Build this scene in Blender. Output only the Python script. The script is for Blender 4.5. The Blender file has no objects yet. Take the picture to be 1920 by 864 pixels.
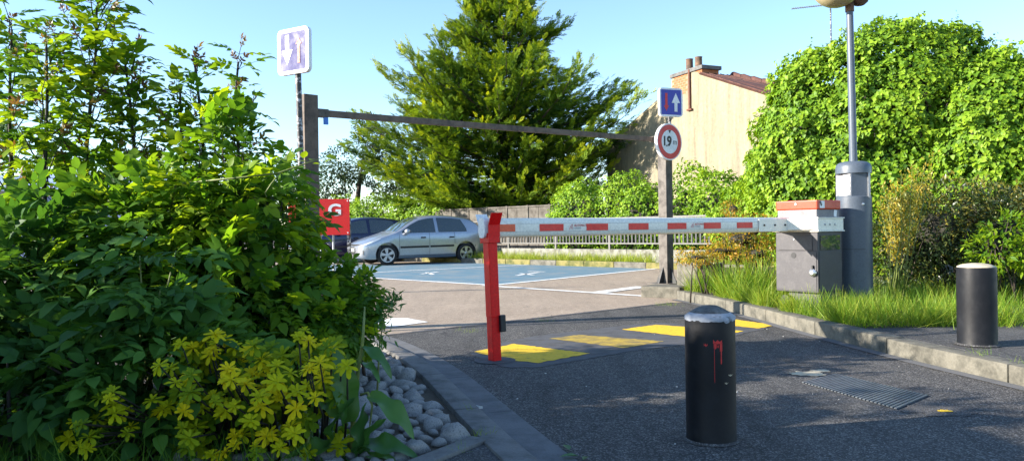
import bpy, bmesh, math, random
import numpy as np
from mathutils import Vector, Matrix, noise

random.seed(7)
rng = np.random.default_rng(11)
scene = bpy.context.scene
COL = scene.collection
R = math.radians

# ---------------------------------------------------------------- camera
EYE, FOC, ROLL = 1.0, 1440.0, R(0.8)
cam_data = bpy.data.cameras.new('camera')
cam_data.sensor_width = 36.0
cam_data.lens = 27.0
cam_data.clip_start = 0.05
cam_data.clip_end = 2000.0
cam = bpy.data.objects.new('camera', cam_data)
COL.objects.link(cam)
cr, sr = math.cos(ROLL), math.sin(ROLL)
cam.matrix_world = Matrix(((cr, sr, 0, 0), (0, 0, -1, 0), (-sr, cr, 0, EYE), (0, 0, 0, 1)))
scene.camera = cam

# ---------------------------------------------------------------- sky, sun, exposure
SUN_EL = R(21.0)
SUN_DIR = Vector((-1.0, -0.21, 0)).normalized()          # towards the sun, seen from above
SUN_VEC = Vector((SUN_DIR.x*math.cos(SUN_EL), SUN_DIR.y*math.cos(SUN_EL), math.sin(SUN_EL)))
world = bpy.data.worlds.new('World')
scene.world = world
world.use_nodes = True
wt = world.node_tree
for n in list(wt.nodes):
    wt.nodes.remove(n)
wo = wt.nodes.new('ShaderNodeOutputWorld')
wb = wt.nodes.new('ShaderNodeBackground')
sk = wt.nodes.new('ShaderNodeTexSky')
sk.sky_type = 'NISHITA'
sk.sun_disc = False
sk.sun_elevation = SUN_EL
sk.sun_rotation = math.atan2(SUN_VEC.x, SUN_VEC.y)
sk.air_density = 1.0
sk.dust_density = 0.1
sk.ozone_density = 3.2
wb.inputs['Strength'].default_value = 0.115
wt.links.new(sk.outputs[0], wb.inputs[0])
wt.links.new(wb.outputs[0], wo.inputs[0])
sun_data = bpy.data.lights.new('sun', 'SUN')
sun_data.energy = 4.7
sun_data.angle = R(0.53)
sun_data.color = (1.0, 0.92, 0.80)
sun = bpy.data.objects.new('sun', sun_data)
COL.objects.link(sun)
sun.rotation_euler = SUN_VEC.to_track_quat('Z', 'Y').to_euler()
sun.location = (-20, 0, 20)
scene.view_settings.view_transform = 'Standard'
scene.view_settings.look = 'None'
scene.view_settings.gamma = 1.0
scene.view_settings.exposure = 1.62

# ---------------------------------------------------------------- survey helpers (photo survey -> metres)
def at(u, v, d):
    dx, up = u-960.0, 432.0-v
    return Vector(((dx*cr+up*sr)/FOC*d, d, EYE+(-dx*sr+up*cr)/FOC*d))
def gp(u, v, z=0.0):
    dx, up = u-960.0, 432.0-v
    return at(u, v, (EYE-z)*FOC/-(-dx*sr+up*cr))

# ---------------------------------------------------------------- materials
MATS = {}
def nodes_of(name):
    m = bpy.data.materials.new(name)
    m.use_nodes = True
    nt = m.node_tree
    b = nt.nodes['Principled BSDF']
    return m, nt, b
def noise_tex(nt, scale, detail=4.0, rough=0.6, coord='Object'):
    tc = nt.nodes.new('ShaderNodeTexCoord')
    n = nt.nodes.new('ShaderNodeTexNoise')
    n.inputs['Scale'].default_value = scale
    n.inputs['Detail'].default_value = detail
    n.inputs['Roughness'].default_value = rough
    nt.links.new(tc.outputs[coord], n.inputs['Vector'])
    return n
def ramp(nt, src, stops):
    r = nt.nodes.new('ShaderNodeValToRGB')
    el = r.color_ramp.elements
    while len(el) < len(stops):
        el.new(0.5)
    for e, (p, c) in zip(el, stops):
        e.position = p
        e.color = (c[0], c[1], c[2], 1)
    nt.links.new(src, r.inputs[0])
    return r
def mixc(nt, fac, a, b, mode='MIX'):
    m = nt.nodes.new('ShaderNodeMix')
    m.data_type = 'RGBA'
    m.blend_type = mode
    for i, x in ((0, fac), (6, a), (7, b)):
        if hasattr(x, 'is_output') or hasattr(x, 'links'):
            nt.links.new(x, m.inputs[i])
        elif i == 0:
            m.inputs[0].default_value = x
        else:
            m.inputs[i].default_value = (x[0], x[1], x[2], 1)
    return m.outputs[2]
def bump(nt, b, src, strength, dist=0.01):
    bp = nt.nodes.new('ShaderNodeBump')
    bp.inputs['Strength'].default_value = strength
    bp.inputs['Distance'].default_value = dist
    nt.links.new(src, bp.inputs['Height'])
    nt.links.new(bp.outputs[0], b.inputs['Normal'])

def worn(name, col, dirt, rough=0.5, scale=6.0, amount=(0.5, 0.75), metallic=0.0, bs=0.15, fine=60.0, spec=0.5):
    """painted or solid surface with blotches of wear and a fine grain"""
    m, nt, b = nodes_of(name)
    n1 = noise_tex(nt, scale, 6, 0.65)
    n2 = noise_tex(nt, fine, 3, 0.6)
    f = ramp(nt, n1.outputs[0], [(amount[0], (0, 0, 0)), (amount[1], (1, 1, 1))])
    c = mixc(nt, f.outputs[0], col, dirt)
    g = ramp(nt, n2.outputs[0], [(0.3, (0.82, 0.82, 0.82)), (0.7, (1.08, 1.08, 1.08))])
    c = mixc(nt, 1.0, c, g.outputs[0], 'MULTIPLY')
    nt.links.new(c, b.inputs['Base Color'])
    rr = ramp(nt, n1.outputs[0], [(0.3, (rough*0.8,)*3), (0.8, (min(1, rough*1.35),)*3)])
    nt.links.new(rr.outputs[0], b.inputs['Roughness'])
    b.inputs['Metallic'].default_value = metallic
    b.inputs['Specular IOR Level'].default_value = spec
    if bs:
        bump(nt, b, n2.outputs[0], bs, 0.004)
    MATS[name] = m
    return m

def asphalt(name, c0, c1, stone, speck=170.0, stain=0.36):
    m, nt, b = nodes_of(name)
    tc = nt.nodes.new('ShaderNodeTexCoord')
    v = nt.nodes.new('ShaderNodeTexVoronoi')
    v.inputs['Scale'].default_value = speck
    nt.links.new(tc.outputs['Object'], v.inputs['Vector'])
    n1 = noise_tex(nt, 0.9, 5, 0.6)
    n2 = noise_tex(nt, 14.0, 4, 0.7)
    base = ramp(nt, n1.outputs[0], [(0.35, c0), (0.7, c1)])
    sp = nt.nodes.new('ShaderNodeSeparateColor')
    nt.links.new(v.outputs['Color'], sp.inputs[0])
    pick = ramp(nt, sp.outputs[0], [(0.6, (0, 0, 0)), (0.97, (1, 1, 1))])
    c = mixc(nt, pick.outputs[0], base.outputs[0], stone)
    g = ramp(nt, n2.outputs[0], [(0.3, (0.75,)*3), (0.7, (1.15,)*3)])
    c = mixc(nt, 1.0, c, g.outputs[0], 'MULTIPLY')
    # hairline cracks
    v2 = nt.nodes.new('ShaderNodeTexVoronoi')
    v2.feature = 'DISTANCE_TO_EDGE'
    v2.inputs['Scale'].default_value = 0.55
    wn = noise_tex(nt, 2.3, 4, 0.6)
    wv = nt.nodes.new('ShaderNodeVectorMath')
    wv.operation = 'MULTIPLY_ADD'
    wv.inputs[1].default_value = (0.5, 0.5, 0.5)
    nt.links.new(wn.outputs[1], wv.inputs[0])
    nt.links.new(tc.outputs['Object'], wv.inputs[2])
    nt.links.new(wv.outputs[0], v2.inputs['Vector'])
    cm = ramp(nt, n1.outputs[0], [(0.45, (0, 0, 0)), (0.6, (1, 1, 1))])
    cf = ramp(nt, v2.outputs[0], [(0.0, (1, 1, 1)), (0.004, (0, 0, 0))])
    cfac = mixc(nt, 1.0, cm.outputs[0], cf.outputs[0], 'MULTIPLY')
    c = mixc(nt, cfac, c, (0.012, 0.012, 0.013))
    mp = nt.nodes.new('ShaderNodeMapping')
    mp.inputs['Rotation'].default_value = (0, 0, 0.95)
    mp.inputs['Scale'].default_value = (2.6, 0.35, 1)
    nt.links.new(tc.outputs['Object'], mp.inputs[0])
    n3 = nt.nodes.new('ShaderNodeTexNoise')
    n3.inputs['Scale'].default_value = 1.1
    n3.inputs['Detail'].default_value = 7
    n3.inputs['Roughness'].default_value = 0.7
    nt.links.new(mp.outputs[0], n3.inputs['Vector'])
    st = ramp(nt, n3.outputs[0], [(0.32, (1-stain,)*3), (0.5, (1.0,)*3), (0.68, (1+stain*.8, 1+stain*.72, 1+stain*.55))])
    c = mixc(nt, 1.0, c, st.outputs[0], 'MULTIPLY')
    n4 = noise_tex(nt, 3.7, 5, 0.75)
    oil = ramp(nt, n4.outputs[0], [(0.66, (1, 1, 1)), (0.74, (1-stain*1.2,)*3)])
    c = mixc(nt, 1.0, c, oil.outputs[0], 'MULTIPLY')
    nt.links.new(c, b.inputs['Base Color'])
    b.inputs['Roughness'].default_value = 0.85
    b.inputs['Specular IOR Level'].default_value = 0.35
    bump(nt, b, v.outputs['Distance'], 0.55, 0.006)
    MATS[name] = m
    return m

def leafmat(name, dark, mid, light, trans=0.45, rough=0.42, spec=0.4, tcol=None):
    """leaf: glossy front, light shining through; 'tint' attribute picks the colour of each leaf"""
    m, nt, b = nodes_of(name)
    a = nt.nodes.new('ShaderNodeAttribute')
    a.attribute_name = 'tint'
    oi = nt.nodes.new('ShaderNodeObjectInfo')
    ad = nt.nodes.new('ShaderNodeMath')
    ad.operation = 'MULTIPLY_ADD'
    ad.inputs[1].default_value = 0.2
    nt.links.new(oi.outputs['Random'], ad.inputs[0])
    nt.links.new(a.outputs['Fac'], ad.inputs[2])
    sb = nt.nodes.new('ShaderNodeMath')
    sb.operation = 'SUBTRACT'
    sb.inputs[1].default_value = 0.1
    nt.links.new(ad.outputs[0], sb.inputs[0])
    r = ramp(nt, sb.outputs[0], [(0.0, dark), (0.5, mid), (1.0, light)])
    nt.links.new(r.outputs[0], b.inputs['Base Color'])
    b.inputs['Roughness'].default_value = rough
    b.inputs['Specular IOR Level'].default_value = spec
    t = nt.nodes.new('ShaderNodeBsdfTranslucent')
    tc = mixc(nt, 1.0, r.outputs[0], tcol or (1.5, 1.35, 0.5), 'MULTIPLY')
    nt.links.new(tc, t.inputs[0])
    mx = nt.nodes.new('ShaderNodeMixShader')
    mx.inputs[0].default_value = trans
    nt.links.new(b.outputs[0], mx.inputs[1])
    nt.links.new(t.outputs[0], mx.inputs[2])
    nt.links.new(mx.outputs[0], nt.nodes['Material Output'].inputs[0])
    MATS[name] = m
    return m

def plain(name, col, rough=0.5, metallic=0.0, spec=0.5, coat=0.0):
    m, nt, b = nodes_of(name)
    n = noise_tex(nt, 25.0, 4, 0.6)
    r = ramp(nt, n.outputs[0], [(0.3, [x*0.9 for x in col]), (0.7, [min(1, x*1.06) for x in col])])
    nt.links.new(r.outputs[0], b.inputs['Base Color'])
    b.inputs['Roughness'].default_value = rough
    b.inputs['Metallic'].default_value = metallic
    b.inputs['Specular IOR Level'].default_value = spec
    b.inputs['Coat Weight'].default_value = coat
    b.inputs['Coat Roughness'].default_value = 0.06
    MATS[name] = m
    return m

asphalt('road_asphalt', (0.036, 0.0345, 0.034), (0.056, 0.054, 0.052), (0.20, 0.19, 0.18), 150)
asphalt('car_park_asphalt', (0.265, 0.205, 0.152), (0.345, 0.272, 0.205), (0.44, 0.36, 0.28), 130, 0.13)
asphalt('footway_asphalt', (0.042, 0.040, 0.041), (0.068, 0.065, 0.063), (0.16, 0.155, 0.15), 170)
worn('patch_grey', (0.075, 0.076, 0.082), (0.045, 0.044, 0.047), 0.85, 5, (0.45, 0.7), bs=0.3, fine=120)
worn('concrete_grey', (0.15, 0.146, 0.14), (0.07, 0.068, 0.064), 0.9, 7, (0.45, 0.75), bs=0.5, fine=90)
worn('gutter_grey', (0.125, 0.126, 0.13), (0.08, 0.08, 0.082), 0.9, 5, (0.45, 0.75), bs=0.4, fine=140)
worn('concrete_warm', (0.15, 0.138, 0.108), (0.058, 0.055, 0.043), 0.92, 7, (0.42, 0.68), bs=0.7, fine=55)
worn('concrete_pale', (0.24, 0.235, 0.205), (0.085, 0.08, 0.05), 0.92, 5, (0.42, 0.66), bs=0.6, fine=40)
worn('soil', (0.045, 0.033, 0.022), (0.085, 0.065, 0.04), 0.95, 3, (0.4, 0.7), bs=1.0, fine=30)
worn('mossy', (0.20, 0.17, 0.05), (0.07, 0.08, 0.02), 0.95, 4, (0.45, 0.65), bs=0.8, fine=40)
worn('stone', (0.29, 0.28, 0.265), (0.085, 0.08, 0.077), 0.85, 10, (0.50, 0.70), bs=0.6, fine=70)
worn('yellow_paint', (0.72, 0.46, 0.012), (0.16, 0.12, 0.04), 0.8, 19, (0.58, 0.70), bs=0.6, fine=130)
worn('faded_yellow', (0.42, 0.29, 0.03), (0.12, 0.10, 0.06), 0.85, 8, (0.40, 0.70), bs=0.6, fine=130)
worn('white_paint', (0.78, 0.78, 0.76), (0.32, 0.30, 0.27), 0.8, 9, (0.52, 0.7), bs=0.4, fine=100)
worn('blue_paint', (0.10, 0.19, 0.25), (0.22, 0.235, 0.235), 0.8, 1.6, (0.45, 0.75), bs=0.4, fine=60)
worn('red_post', (0.78, 0.004, 0.005), (0.72, 0.22, 0.19), 0.4, 24, (0.70, 0.73), bs=0.05, spec=0.25)
worn('red_scuffed', (0.70, 0.005, 0.006), (0.55, 0.38, 0.34), 0.45, 26, (0.68, 0.73), bs=0.05, spec=0.25)
worn('black_paint', (0.008, 0.0085, 0.011), (0.016, 0.017, 0.020), 0.5, 11, (0.5, 0.75), bs=0.12, fine=45, spec=0.25)
worn('cap_paint', (0.30, 0.32, 0.36), (0.07, 0.068, 0.064), 0.85, 13, (0.56, 0.66), bs=0.5, fine=60)
worn('cap_grey', (0.14, 0.138, 0.13), (0.06, 0.058, 0.055), 0.9, 18, (0.42, 0.62), bs=0.5)
worn('cap_sand', (0.50, 0.43, 0.30), (0.3, 0.26, 0.2), 0.9, 12, (0.5, 0.7), bs=0.4)
worn('graffiti_red', (0.55, 0.02, 0.02), (0.3, 0.01, 0.01), 0.5, 40)
worn('boom_white', (0.84, 0.80, 0.70), (0.66, 0.61, 0.50), 0.3, 5, (0.55, 0.8), bs=0.0)
worn('reflector_red', (0.80, 0.014, 0.008), (0.70, 0.012, 0.008), 0.4, 12, bs=0.0)
worn('reflector_orange', (0.80, 0.10, 0.025), (0.62, 0.06, 0.02), 0.4, 9, bs=0.0)
worn('cabinet_grey', (0.055, 0.051, 0.057), (0.095, 0.089, 0.092), 0.5, 9, (0.5, 0.75), bs=0.05)
worn('cabinet_hood', (0.18, 0.17, 0.178), (0.13, 0.125, 0.13), 0.5, 9, (0.5, 0.75), bs=0.05)
worn('orange_cap', (0.60, 0.042, 0.005), (0.48, 0.025, 0.005), 0.4, 7, (0.5, 0.75), bs=0.03)
worn('lichen_panel', (0.62, 0.58, 0.38), (0.25, 0.24, 0.12), 0.8, 60, (0.42, 0.6), bs=0.4)
worn('lamp_grey', (0.080, 0.10, 0.13), (0.065, 0.08, 0.105), 0.38, 5, (0.5, 0.75), bs=0.04)
worn('lamp_panel', (0.20, 0.205, 0.215), (0.6, 0.6, 0.6), 0.6, 9, (0.5, 0.56), bs=0.0)
worn('gantry_brown', (0.125, 0.085, 0.060), (0.05, 0.04, 0.033), 0.6, 8, (0.45, 0.75), bs=0.25)
worn('gantry_grey', (0.115, 0.098, 0.082), (0.05, 0.043, 0.037), 0.65, 9, (0.45, 0.7), bs=0.3)
worn('rust', (0.16, 0.06, 0.035), (0.09, 0.04, 0.025), 0.85, 20)
worn('pole_chipped', (0.03, 0.028, 0.028), (0.45, 0.45, 0.46), 0.55, 22, (0.5, 0.6), bs=0.1)
worn('sign_blue', (0.025, 0.035, 0.36), (0.03, 0.05, 0.32), 0.35, 6, bs=0.0)
worn('sign_faded', (0.022, 0.022, 0.15), (0.14, 0.14, 0.24), 0.6, 8, (0.62, 0.70), bs=0.0)
worn('sign_white', (0.78, 0.79, 0.80), (0.68, 0.69, 0.70), 0.35, 7, bs=0.0)
worn('sign_red', (0.62, 0.015, 0.015), (0.52, 0.012, 0.012), 0.35, 7, bs=0.0)
worn('sign_orange', (0.30, 0.035, 0.006), (0.34, 0.08, 0.04), 0.5, 20, bs=0.0)
worn('sign_back', (0.5, 0.5, 0.5), (0.35, 0.35, 0.34), 0.4, 9, metallic=0.6, bs=0.0)
worn('galvanised', (0.42, 0.43, 0.44), (0.28, 0.28, 0.28), 0.45, 9, metallic=0.7, bs=0.05)
worn('board_red', (0.66, 0.022, 0.02), (0.56, 0.02, 0.018), 0.4, 6, bs=0.0)
worn('blue_tag', (0.04, 0.19, 0.62), (0.05, 0.2, 0.5), 0.5, 9, bs=0.0)
def streaked(name, col, dirt, grime):
    m, nt, b = nodes_of(name)
    tc = nt.nodes.new('ShaderNodeTexCoord')
    mp = nt.nodes.new('ShaderNodeMapping')
    mp.inputs['Scale'].default_value = (2.4, 2.4, 0.22)
    nt.links.new(tc.outputs['Object'], mp.inputs[0])
    n1 = nt.nodes.new('ShaderNodeTexNoise')
    n1.inputs['Scale'].default_value = 1.4
    n1.inputs['Detail'].default_value = 7
    n1.inputs['Roughness'].default_value = 0.7
    nt.links.new(mp.outputs[0], n1.inputs['Vector'])
    n2 = noise_tex(nt, 1.1, 7, 0.7)
    n3 = noise_tex(nt, 9.0, 5, 0.7)
    c = mixc(nt, ramp(nt, n1.outputs[0], [(0.42, (0, 0, 0)), (0.72, (1, 1, 1))]).outputs[0], col, dirt)
    c = mixc(nt, ramp(nt, n2.outputs[0], [(0.50, (0, 0, 0)), (0.68, (0.8,)*3)]).outputs[0], c, grime)
    c = mixc(nt, 1.0, c, ramp(nt, n3.outputs[0], [(0.3, (0.82,)*3), (0.7, (1.1,)*3)]).outputs[0], 'MULTIPLY')
    nt.links.new(c, b.inputs['Base Color'])
    b.inputs['Roughness'].default_value = 0.95
    bump(nt, b, n3.outputs[0], 0.6, 0.03)
    MATS[name] = m
streaked('render_cream', (0.30, 0.262, 0.175), (0.16, 0.135, 0.09), (0.21, 0.19, 0.145))
worn('brick_orange', (0.42, 0.15, 0.055), (0.28, 0.10, 0.045), 0.9, 7, (0.4, 0.7), bs=0.4, fine=30)
worn('roof_tile', (0.11, 0.042, 0.03), (0.05, 0.023, 0.02), 0.9, 4, (0.4, 0.7), bs=0.4, fine=30)
worn('clay_pot', (0.20, 0.11, 0.06), (0.08, 0.06, 0.05), 0.9, 5, (0.4, 0.65), bs=0.3, fine=30)
worn('railing_dark', (0.03, 0.032, 0.035), (0.05, 0.05, 0.05), 0.5, 9, bs=0.0)
worn('railing_light', (0.14, 0.135, 0.125), (0.08, 0.075, 0.07), 0.5, 9, bs=0.0)
worn('weathered_wood', (0.13, 0.115, 0.095), (0.065, 0.055, 0.045), 0.9, 4, (0.4, 0.7), bs=0.5, fine=30)
worn('bark', (0.075, 0.055, 0.04), (0.035, 0.028, 0.022), 0.95, 9, (0.4, 0.65), bs=0.8, fine=40)
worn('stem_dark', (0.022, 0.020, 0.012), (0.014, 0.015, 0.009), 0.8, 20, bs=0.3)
worn('stem_green', (0.16, 0.20, 0.05), (0.13, 0.15, 0.05), 0.55, 20, bs=0.1)
worn('plate_steel', (0.17, 0.19, 0.21), (0.10, 0.105, 0.11), 0.45, 8, (0.45, 0.7), metallic=0.5, bs=0.1)
worn('shed_blue', (0.19, 0.26, 0.52), (0.15, 0.21, 0.44), 0.6, 2, bs=0.0)
worn('shed_roof', (0.30, 0.38, 0.58), (0.26, 0.34, 0.52), 0.5, 2, bs=0.0)
worn('dropping', (0.6, 0.58, 0.54), (0.4, 0.38, 0.35), 0.9, 40, bs=0.2)
plain('silver_paint', (0.46, 0.47, 0.50), 0.32, 0.75, coat=0.7)
plain('blue_car_paint', (0.006, 0.010, 0.05), 0.25, 0.3, coat=0.9)
plain('car_glass', (0.035, 0.048, 0.045), 0.04, 0.0, 1.0, 0.8)
plain('black_plastic', (0.016, 0.016, 0.018), 0.55)
plain('tyre', (0.012, 0.012, 0.013), 0.8)
plain('alloy', (0.5, 0.5, 0.52), 0.35, 0.8)
plain('lamp_lens', (0.62, 0.66, 0.68), 0.08, 0.1, 0.8)
plain('tail_red', (0.5, 0.01, 0.015), 0.12, 0.0, 0.8)
plain('black_ink', (0.012, 0.012, 0.013), 0.5)
plain('logo_red', (0.6, 0.06, 0.07), 0.5)
plain('logo_grey', (0.42, 0.44, 0.47), 0.5)
plain('globe', (0.42, 0.36, 0.20), 0.25, 0.0, 0.5)
plain('plate_white', (0.35, 0.35, 0.33), 0.4)
plain('silver_lock', (0.6, 0.6, 0.6), 0.3, 0.9)

leafmat('ash_leaf', (0.034, 0.10, 0.018), (0.105, 0.23, 0.018), (0.29, 0.40, 0.02), 0.55, .5, .25)
leafmat('ash_tip', (0.10, 0.05, 0.03), (0.16, 0.09, 0.04), (0.20, 0.16, 0.04), 0.35)
leafmat('shade_tinted_leaf', (0.022, 0.068, 0.018), (0.050, 0.14, 0.024), (0.11, 0.235, 0.03), 0.4, .55, .22)  # darker twin of ash_leaf, shade of the lower bush put into its colour
leafmat('gold_leaf', (0.07, 0.17, 0.008), (0.44, 0.45, 0.005), (0.74, 0.56, 0.006), 0.3, 0.6, 0.15)
leafmat('dock_leaf', (0.035, 0.10, 0.03), (0.055, 0.15, 0.035), (0.10, 0.22, 0.04), 0.35, 0.35)
leafmat('ivy_leaf', (0.035, 0.095, 0.010), (0.135, 0.26, 0.014), (0.27, 0.40, 0.025), 0.3, 0.5, 0.25)
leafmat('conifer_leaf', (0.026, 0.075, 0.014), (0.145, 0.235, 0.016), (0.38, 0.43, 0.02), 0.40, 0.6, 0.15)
leafmat('dark_tree_leaf', (0.014, 0.035, 0.014), (0.030, 0.062, 0.020), (0.075, 0.11, 0.035), 0.3)
leafmat('shrub_leaf', (0.016, 0.032, 0.012), (0.045, 0.075, 0.020), (0.24, 0.21, 0.035), 0.25, 0.35, 0.5)
leafmat('plume_leaf', (0.13, 0.17, 0.02), (0.34, 0.30, 0.03), (0.50, 0.32, 0.04), 0.4)
leafmat('orange_leaf', (0.06, 0.10, 0.012), (0.28, 0.25, 0.02), (0.52, 0.27, 0.03), 0.4)
leafmat('grass_blade', (0.045, 0.12, 0.012), (0.13, 0.26, 0.015), (0.34, 0.38, 0.05), 0.4, 0.5, 0.3)
leafmat('dry_leaf', (0.30, 0.10, 0.03), (0.40, 0.16, 0.04), (0.45, 0.3, 0.08), 0.3)
M = MATS

# ---------------------------------------------------------------- mesh helpers
class MB:
    def __init__(s):
        s.v, s.f = [], []
    def add(s, vs, fs):
        o = len(s.v)
        s.v += [tuple(v) for v in vs]
        s.f += [tuple(i+o for i in f) for f in fs]
        return s
    def box(s, c, size, rot=None, taper=1.0):
        c = Vector(c); hx, hy, hz = [k/2 for k in size]
        vs = []
        for z in (-1, 1):
            t = taper if z > 0 else 1.0
            for x, y in ((-1, -1), (1, -1), (1, 1), (-1, 1)):
                p = Vector((x*hx*t, y*hy*t, z*hz))
                vs.append(c+(rot @ p if rot else p))
        return s.add(vs, [(3, 2, 1, 0), (4, 5, 6, 7), (0, 1, 5, 4), (1, 2, 6, 5), (2, 3, 7, 6), (3, 0, 4, 7)])
    def prism(s, poly, z0, z1):
        """vertical prism over an xy polygon (counter-clockwise)"""
        n = len(poly)
        vs = [(p[0], p[1], z0) for p in poly]+[(p[0], p[1], z1) for p in poly]
        return s.add(vs, [tuple(range(n-1, -1, -1)), tuple(range(n, 2*n))]+[(i, (i+1) % n, n+(i+1) % n, n+i) for i in range(n)])
    def slab(s, poly, o, ax, ay, n, t):
        """flat polygon given in a plane (origin o, axes ax, ay), thickness t behind the face with normal n"""
        k = len(poly)
        fr = [o+ax*p[0]+ay*p[1] for p in poly]
        bk = [p-n*t for p in fr]
        return s.add(fr+bk, [tuple(range(k)), tuple(range(2*k-1, k-1, -1))]+[(i, k+i, k+(i+1) % k, (i+1) % k) for i in range(k)])
    def lathe(s, c, prof, n=32, cap=True, axis=None):
        c = Vector(c)
        q = Vector((0, 0, 1)).rotation_difference(Vector(axis)).to_matrix() if axis is not None else Matrix.Identity(3)
        vs, fs = [], []
        for r, z in prof:
            for i in range(n):
                a = 2*math.pi*i/n
                vs.append(c+q @ Vector((r*math.cos(a), r*math.sin(a), z)))
        for j in range(len(prof)-1):
            for i in range(n):
                a, b = j*n+i, j*n+(i+1) % n
                fs.append((a, b, b+n, a+n))
        if cap:
            fs.append(tuple(range(n-1, -1, -1)))
            m = (len(prof)-1)*n
            fs.append(tuple(range(m, m+n)))
        return s.add(vs, fs)
    def tube(s, pts, rad, n=8):
        pts = [Vector(p) for p in pts]
        if not hasattr(rad, '__len__'):
            rad = [rad]*len(pts)
        vs, fs = [], []
        ref = Vector((0.3, 0.2, 1)).normalized()
        for k, p in enumerate(pts):
            d = (pts[min(k+1, len(pts)-1)]-pts[max(k-1, 0)]).normalized()
            x = d.cross(ref)
            if x.length < 0.05:
                x = d.cross(Vector((1, 0, 0)))
            x.normalize(); y = d.cross(x)
            for i in range(n):
                a = 2*math.pi*i/n
                vs.append(p+(x*math.cos(a)+y*math.sin(a))*rad[k])
        for j in range(len(pts)-1):
            for i in range(n):
                a, b = j*n+i, j*n+(i+1) % n
                fs.append((a, b, b+n, a+n))
        fs.append(tuple(range(n-1, -1, -1)))
        m = (len(pts)-1)*n
        fs.append(tuple(range(m, m+n)))
        return s.add(vs, fs)
    def mesh(s, name, mat, smooth=False, bev=0.0, seg=2):
        me = bpy.data.meshes.new(name)
        me.from_pydata(s.v, [], s.f)
        bm = bmesh.new(); bm.from_mesh(me)
        bmesh.ops.recalc_face_normals(bm, faces=bm.faces)
        if bev:
            ed = [e for e in bm.edges if e.is_manifold and e.calc_face_angle(0) > 0.5]
            bmesh.ops.bevel(bm, geom=ed, offset=bev, segments=seg, affect='EDGES', profile=0.6)
        bm.to_mesh(me); bm.free()
        me.materials.append(M[mat] if isinstance(mat, str) else mat)
        if smooth:
            for p in me.polygons:
                p.use_smooth = True
            if smooth != 'all':
                me.set_sharp_from_angle(angle=R(smooth if smooth is not True else 40))
        return me
    def build(s, name, mat, parent=None, smooth=False, bev=0.0, seg=2):
        return link(name, s.mesh(name, mat, smooth, bev, seg), parent)

def link(name, me, parent=None):
    o = bpy.data.objects.new(name, me)
    COL.objects.link(o)
    if parent:
        o.parent = parent
        o.matrix_parent_inverse = parent.matrix_world.inverted() if parent.type != 'EMPTY' else Matrix.Translation(-parent.location)
    return o
def empty(name, loc):
    o = bpy.data.objects.new(name, None)
    COL.objects.link(o)
    o.location = loc
    o.empty_display_size = 0.1
    return o
def tag(o, label=None, cat=None, group=None, kind=None):
    for k, x in (('label', label), ('category', cat), ('group', group), ('kind', kind)):
        if x:
            o[k] = x
    return o
def grid_face(poly, z):
    return MB().add([(p[0], p[1], z) for p in poly], [tuple(range(len(poly)))])
def text_mesh(s, size, mat, o, ax, ay, n, bold=0.0, sx=1.0, shear=0.0, name='lettering', parent=None, align='CENTER'):
    cu = bpy.data.curves.new('t', 'FONT')
    cu.body = s; cu.size = size; cu.align_x = align; cu.align_y = 'CENTER'
    cu.extrude = 0.0006; cu.offset = bold; cu.shear = shear
    ob = bpy.data.objects.new('t', cu)
    COL.objects.link(ob)
    bpy.context.view_layer.update()
    me = bpy.data.meshes.new_from_object(ob.evaluated_get(bpy.context.evaluated_depsgraph_get()))
    bpy.data.objects.remove(ob)
    for v in me.vertices:
        x, y, z = v.co
        v.co = o+ax*(x*sx)+ay*y+n*z
    me.materials.clear(); me.materials.append(M[mat])
    return link(name, me, parent)

# ---------------------------------------------------------------- foliage helpers (numpy)
def norm(a):
    return a/np.maximum(np.linalg.norm(a, axis=-1, keepdims=True), 1e-9)
def frames(d, n):
    """columns x, y=d, z~n for leaves along d facing n"""
    d = norm(d); x = norm(np.cross(d, n)); z = np.cross(x, d)
    return np.stack([x, d, z], axis=-1)
def leaf_template(L, W, fold=0.12, droop=0.12, fine=True):
    if fine:
        v = np.array([(0, 0, 0), (-.5*W, .27*L, fold*W), (-.46*W, .62*L, fold*W*.8-droop*L*.3), (0, L, -droop*L), (.46*W, .62*L, fold*W*.8-droop*L*.3), (.5*W, .27*L, fold*W), (0, .30*L, 0), (0, .64*L, -droop*L*.3)])
        f = [(0, 6, 1), (1, 6, 7), (1, 7, 2), (2, 7, 3), (0, 5, 6), (6, 5, 4), (6, 4, 7), (7, 4, 3)]
    else:
        v = np.array([(0, 0, 0), (-.5*W, .42*L, fold*W), (0, L, -droop*L), (.5*W, .42*L, fold*W), (0, .45*L, 0)])
        f = [(0, 4, 1), (1, 4, 2), (0, 3, 4), (4, 3, 2)]
    return v, np.array(f)
def obovate(L, W, droop=.22):
    rows = [(0.0, .06), (.34, .26), (.66, .47), (.87, .44), (1.0, .16)]
    v, f = [], []
    for y, w in rows:
        z = -droop*L*y*y
        v += [(-w*W, y*L, z+.05*W), (0, y*L*1.01, z), (w*W, y*L, z+.05*W)]
    for i in range(len(rows)-1):
        a = 3*i
        for k in (0, 1):
            f += [(a+k, a+k+1, a+k+4), (a+k, a+k+4, a+k+3)]
    return np.array(v), np.array(f)
def join_t(parts):
    vs, fs, o = [], [], 0
    for v, f in parts:
        vs.append(v); fs.append(f+o); o += len(v)
    return np.concatenate(vs), np.concatenate(fs)
def xf(t, F, p, s=1.0):
    return (t[0]*s) @ np.asarray(F).T+np.asarray(p), t[1]
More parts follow.
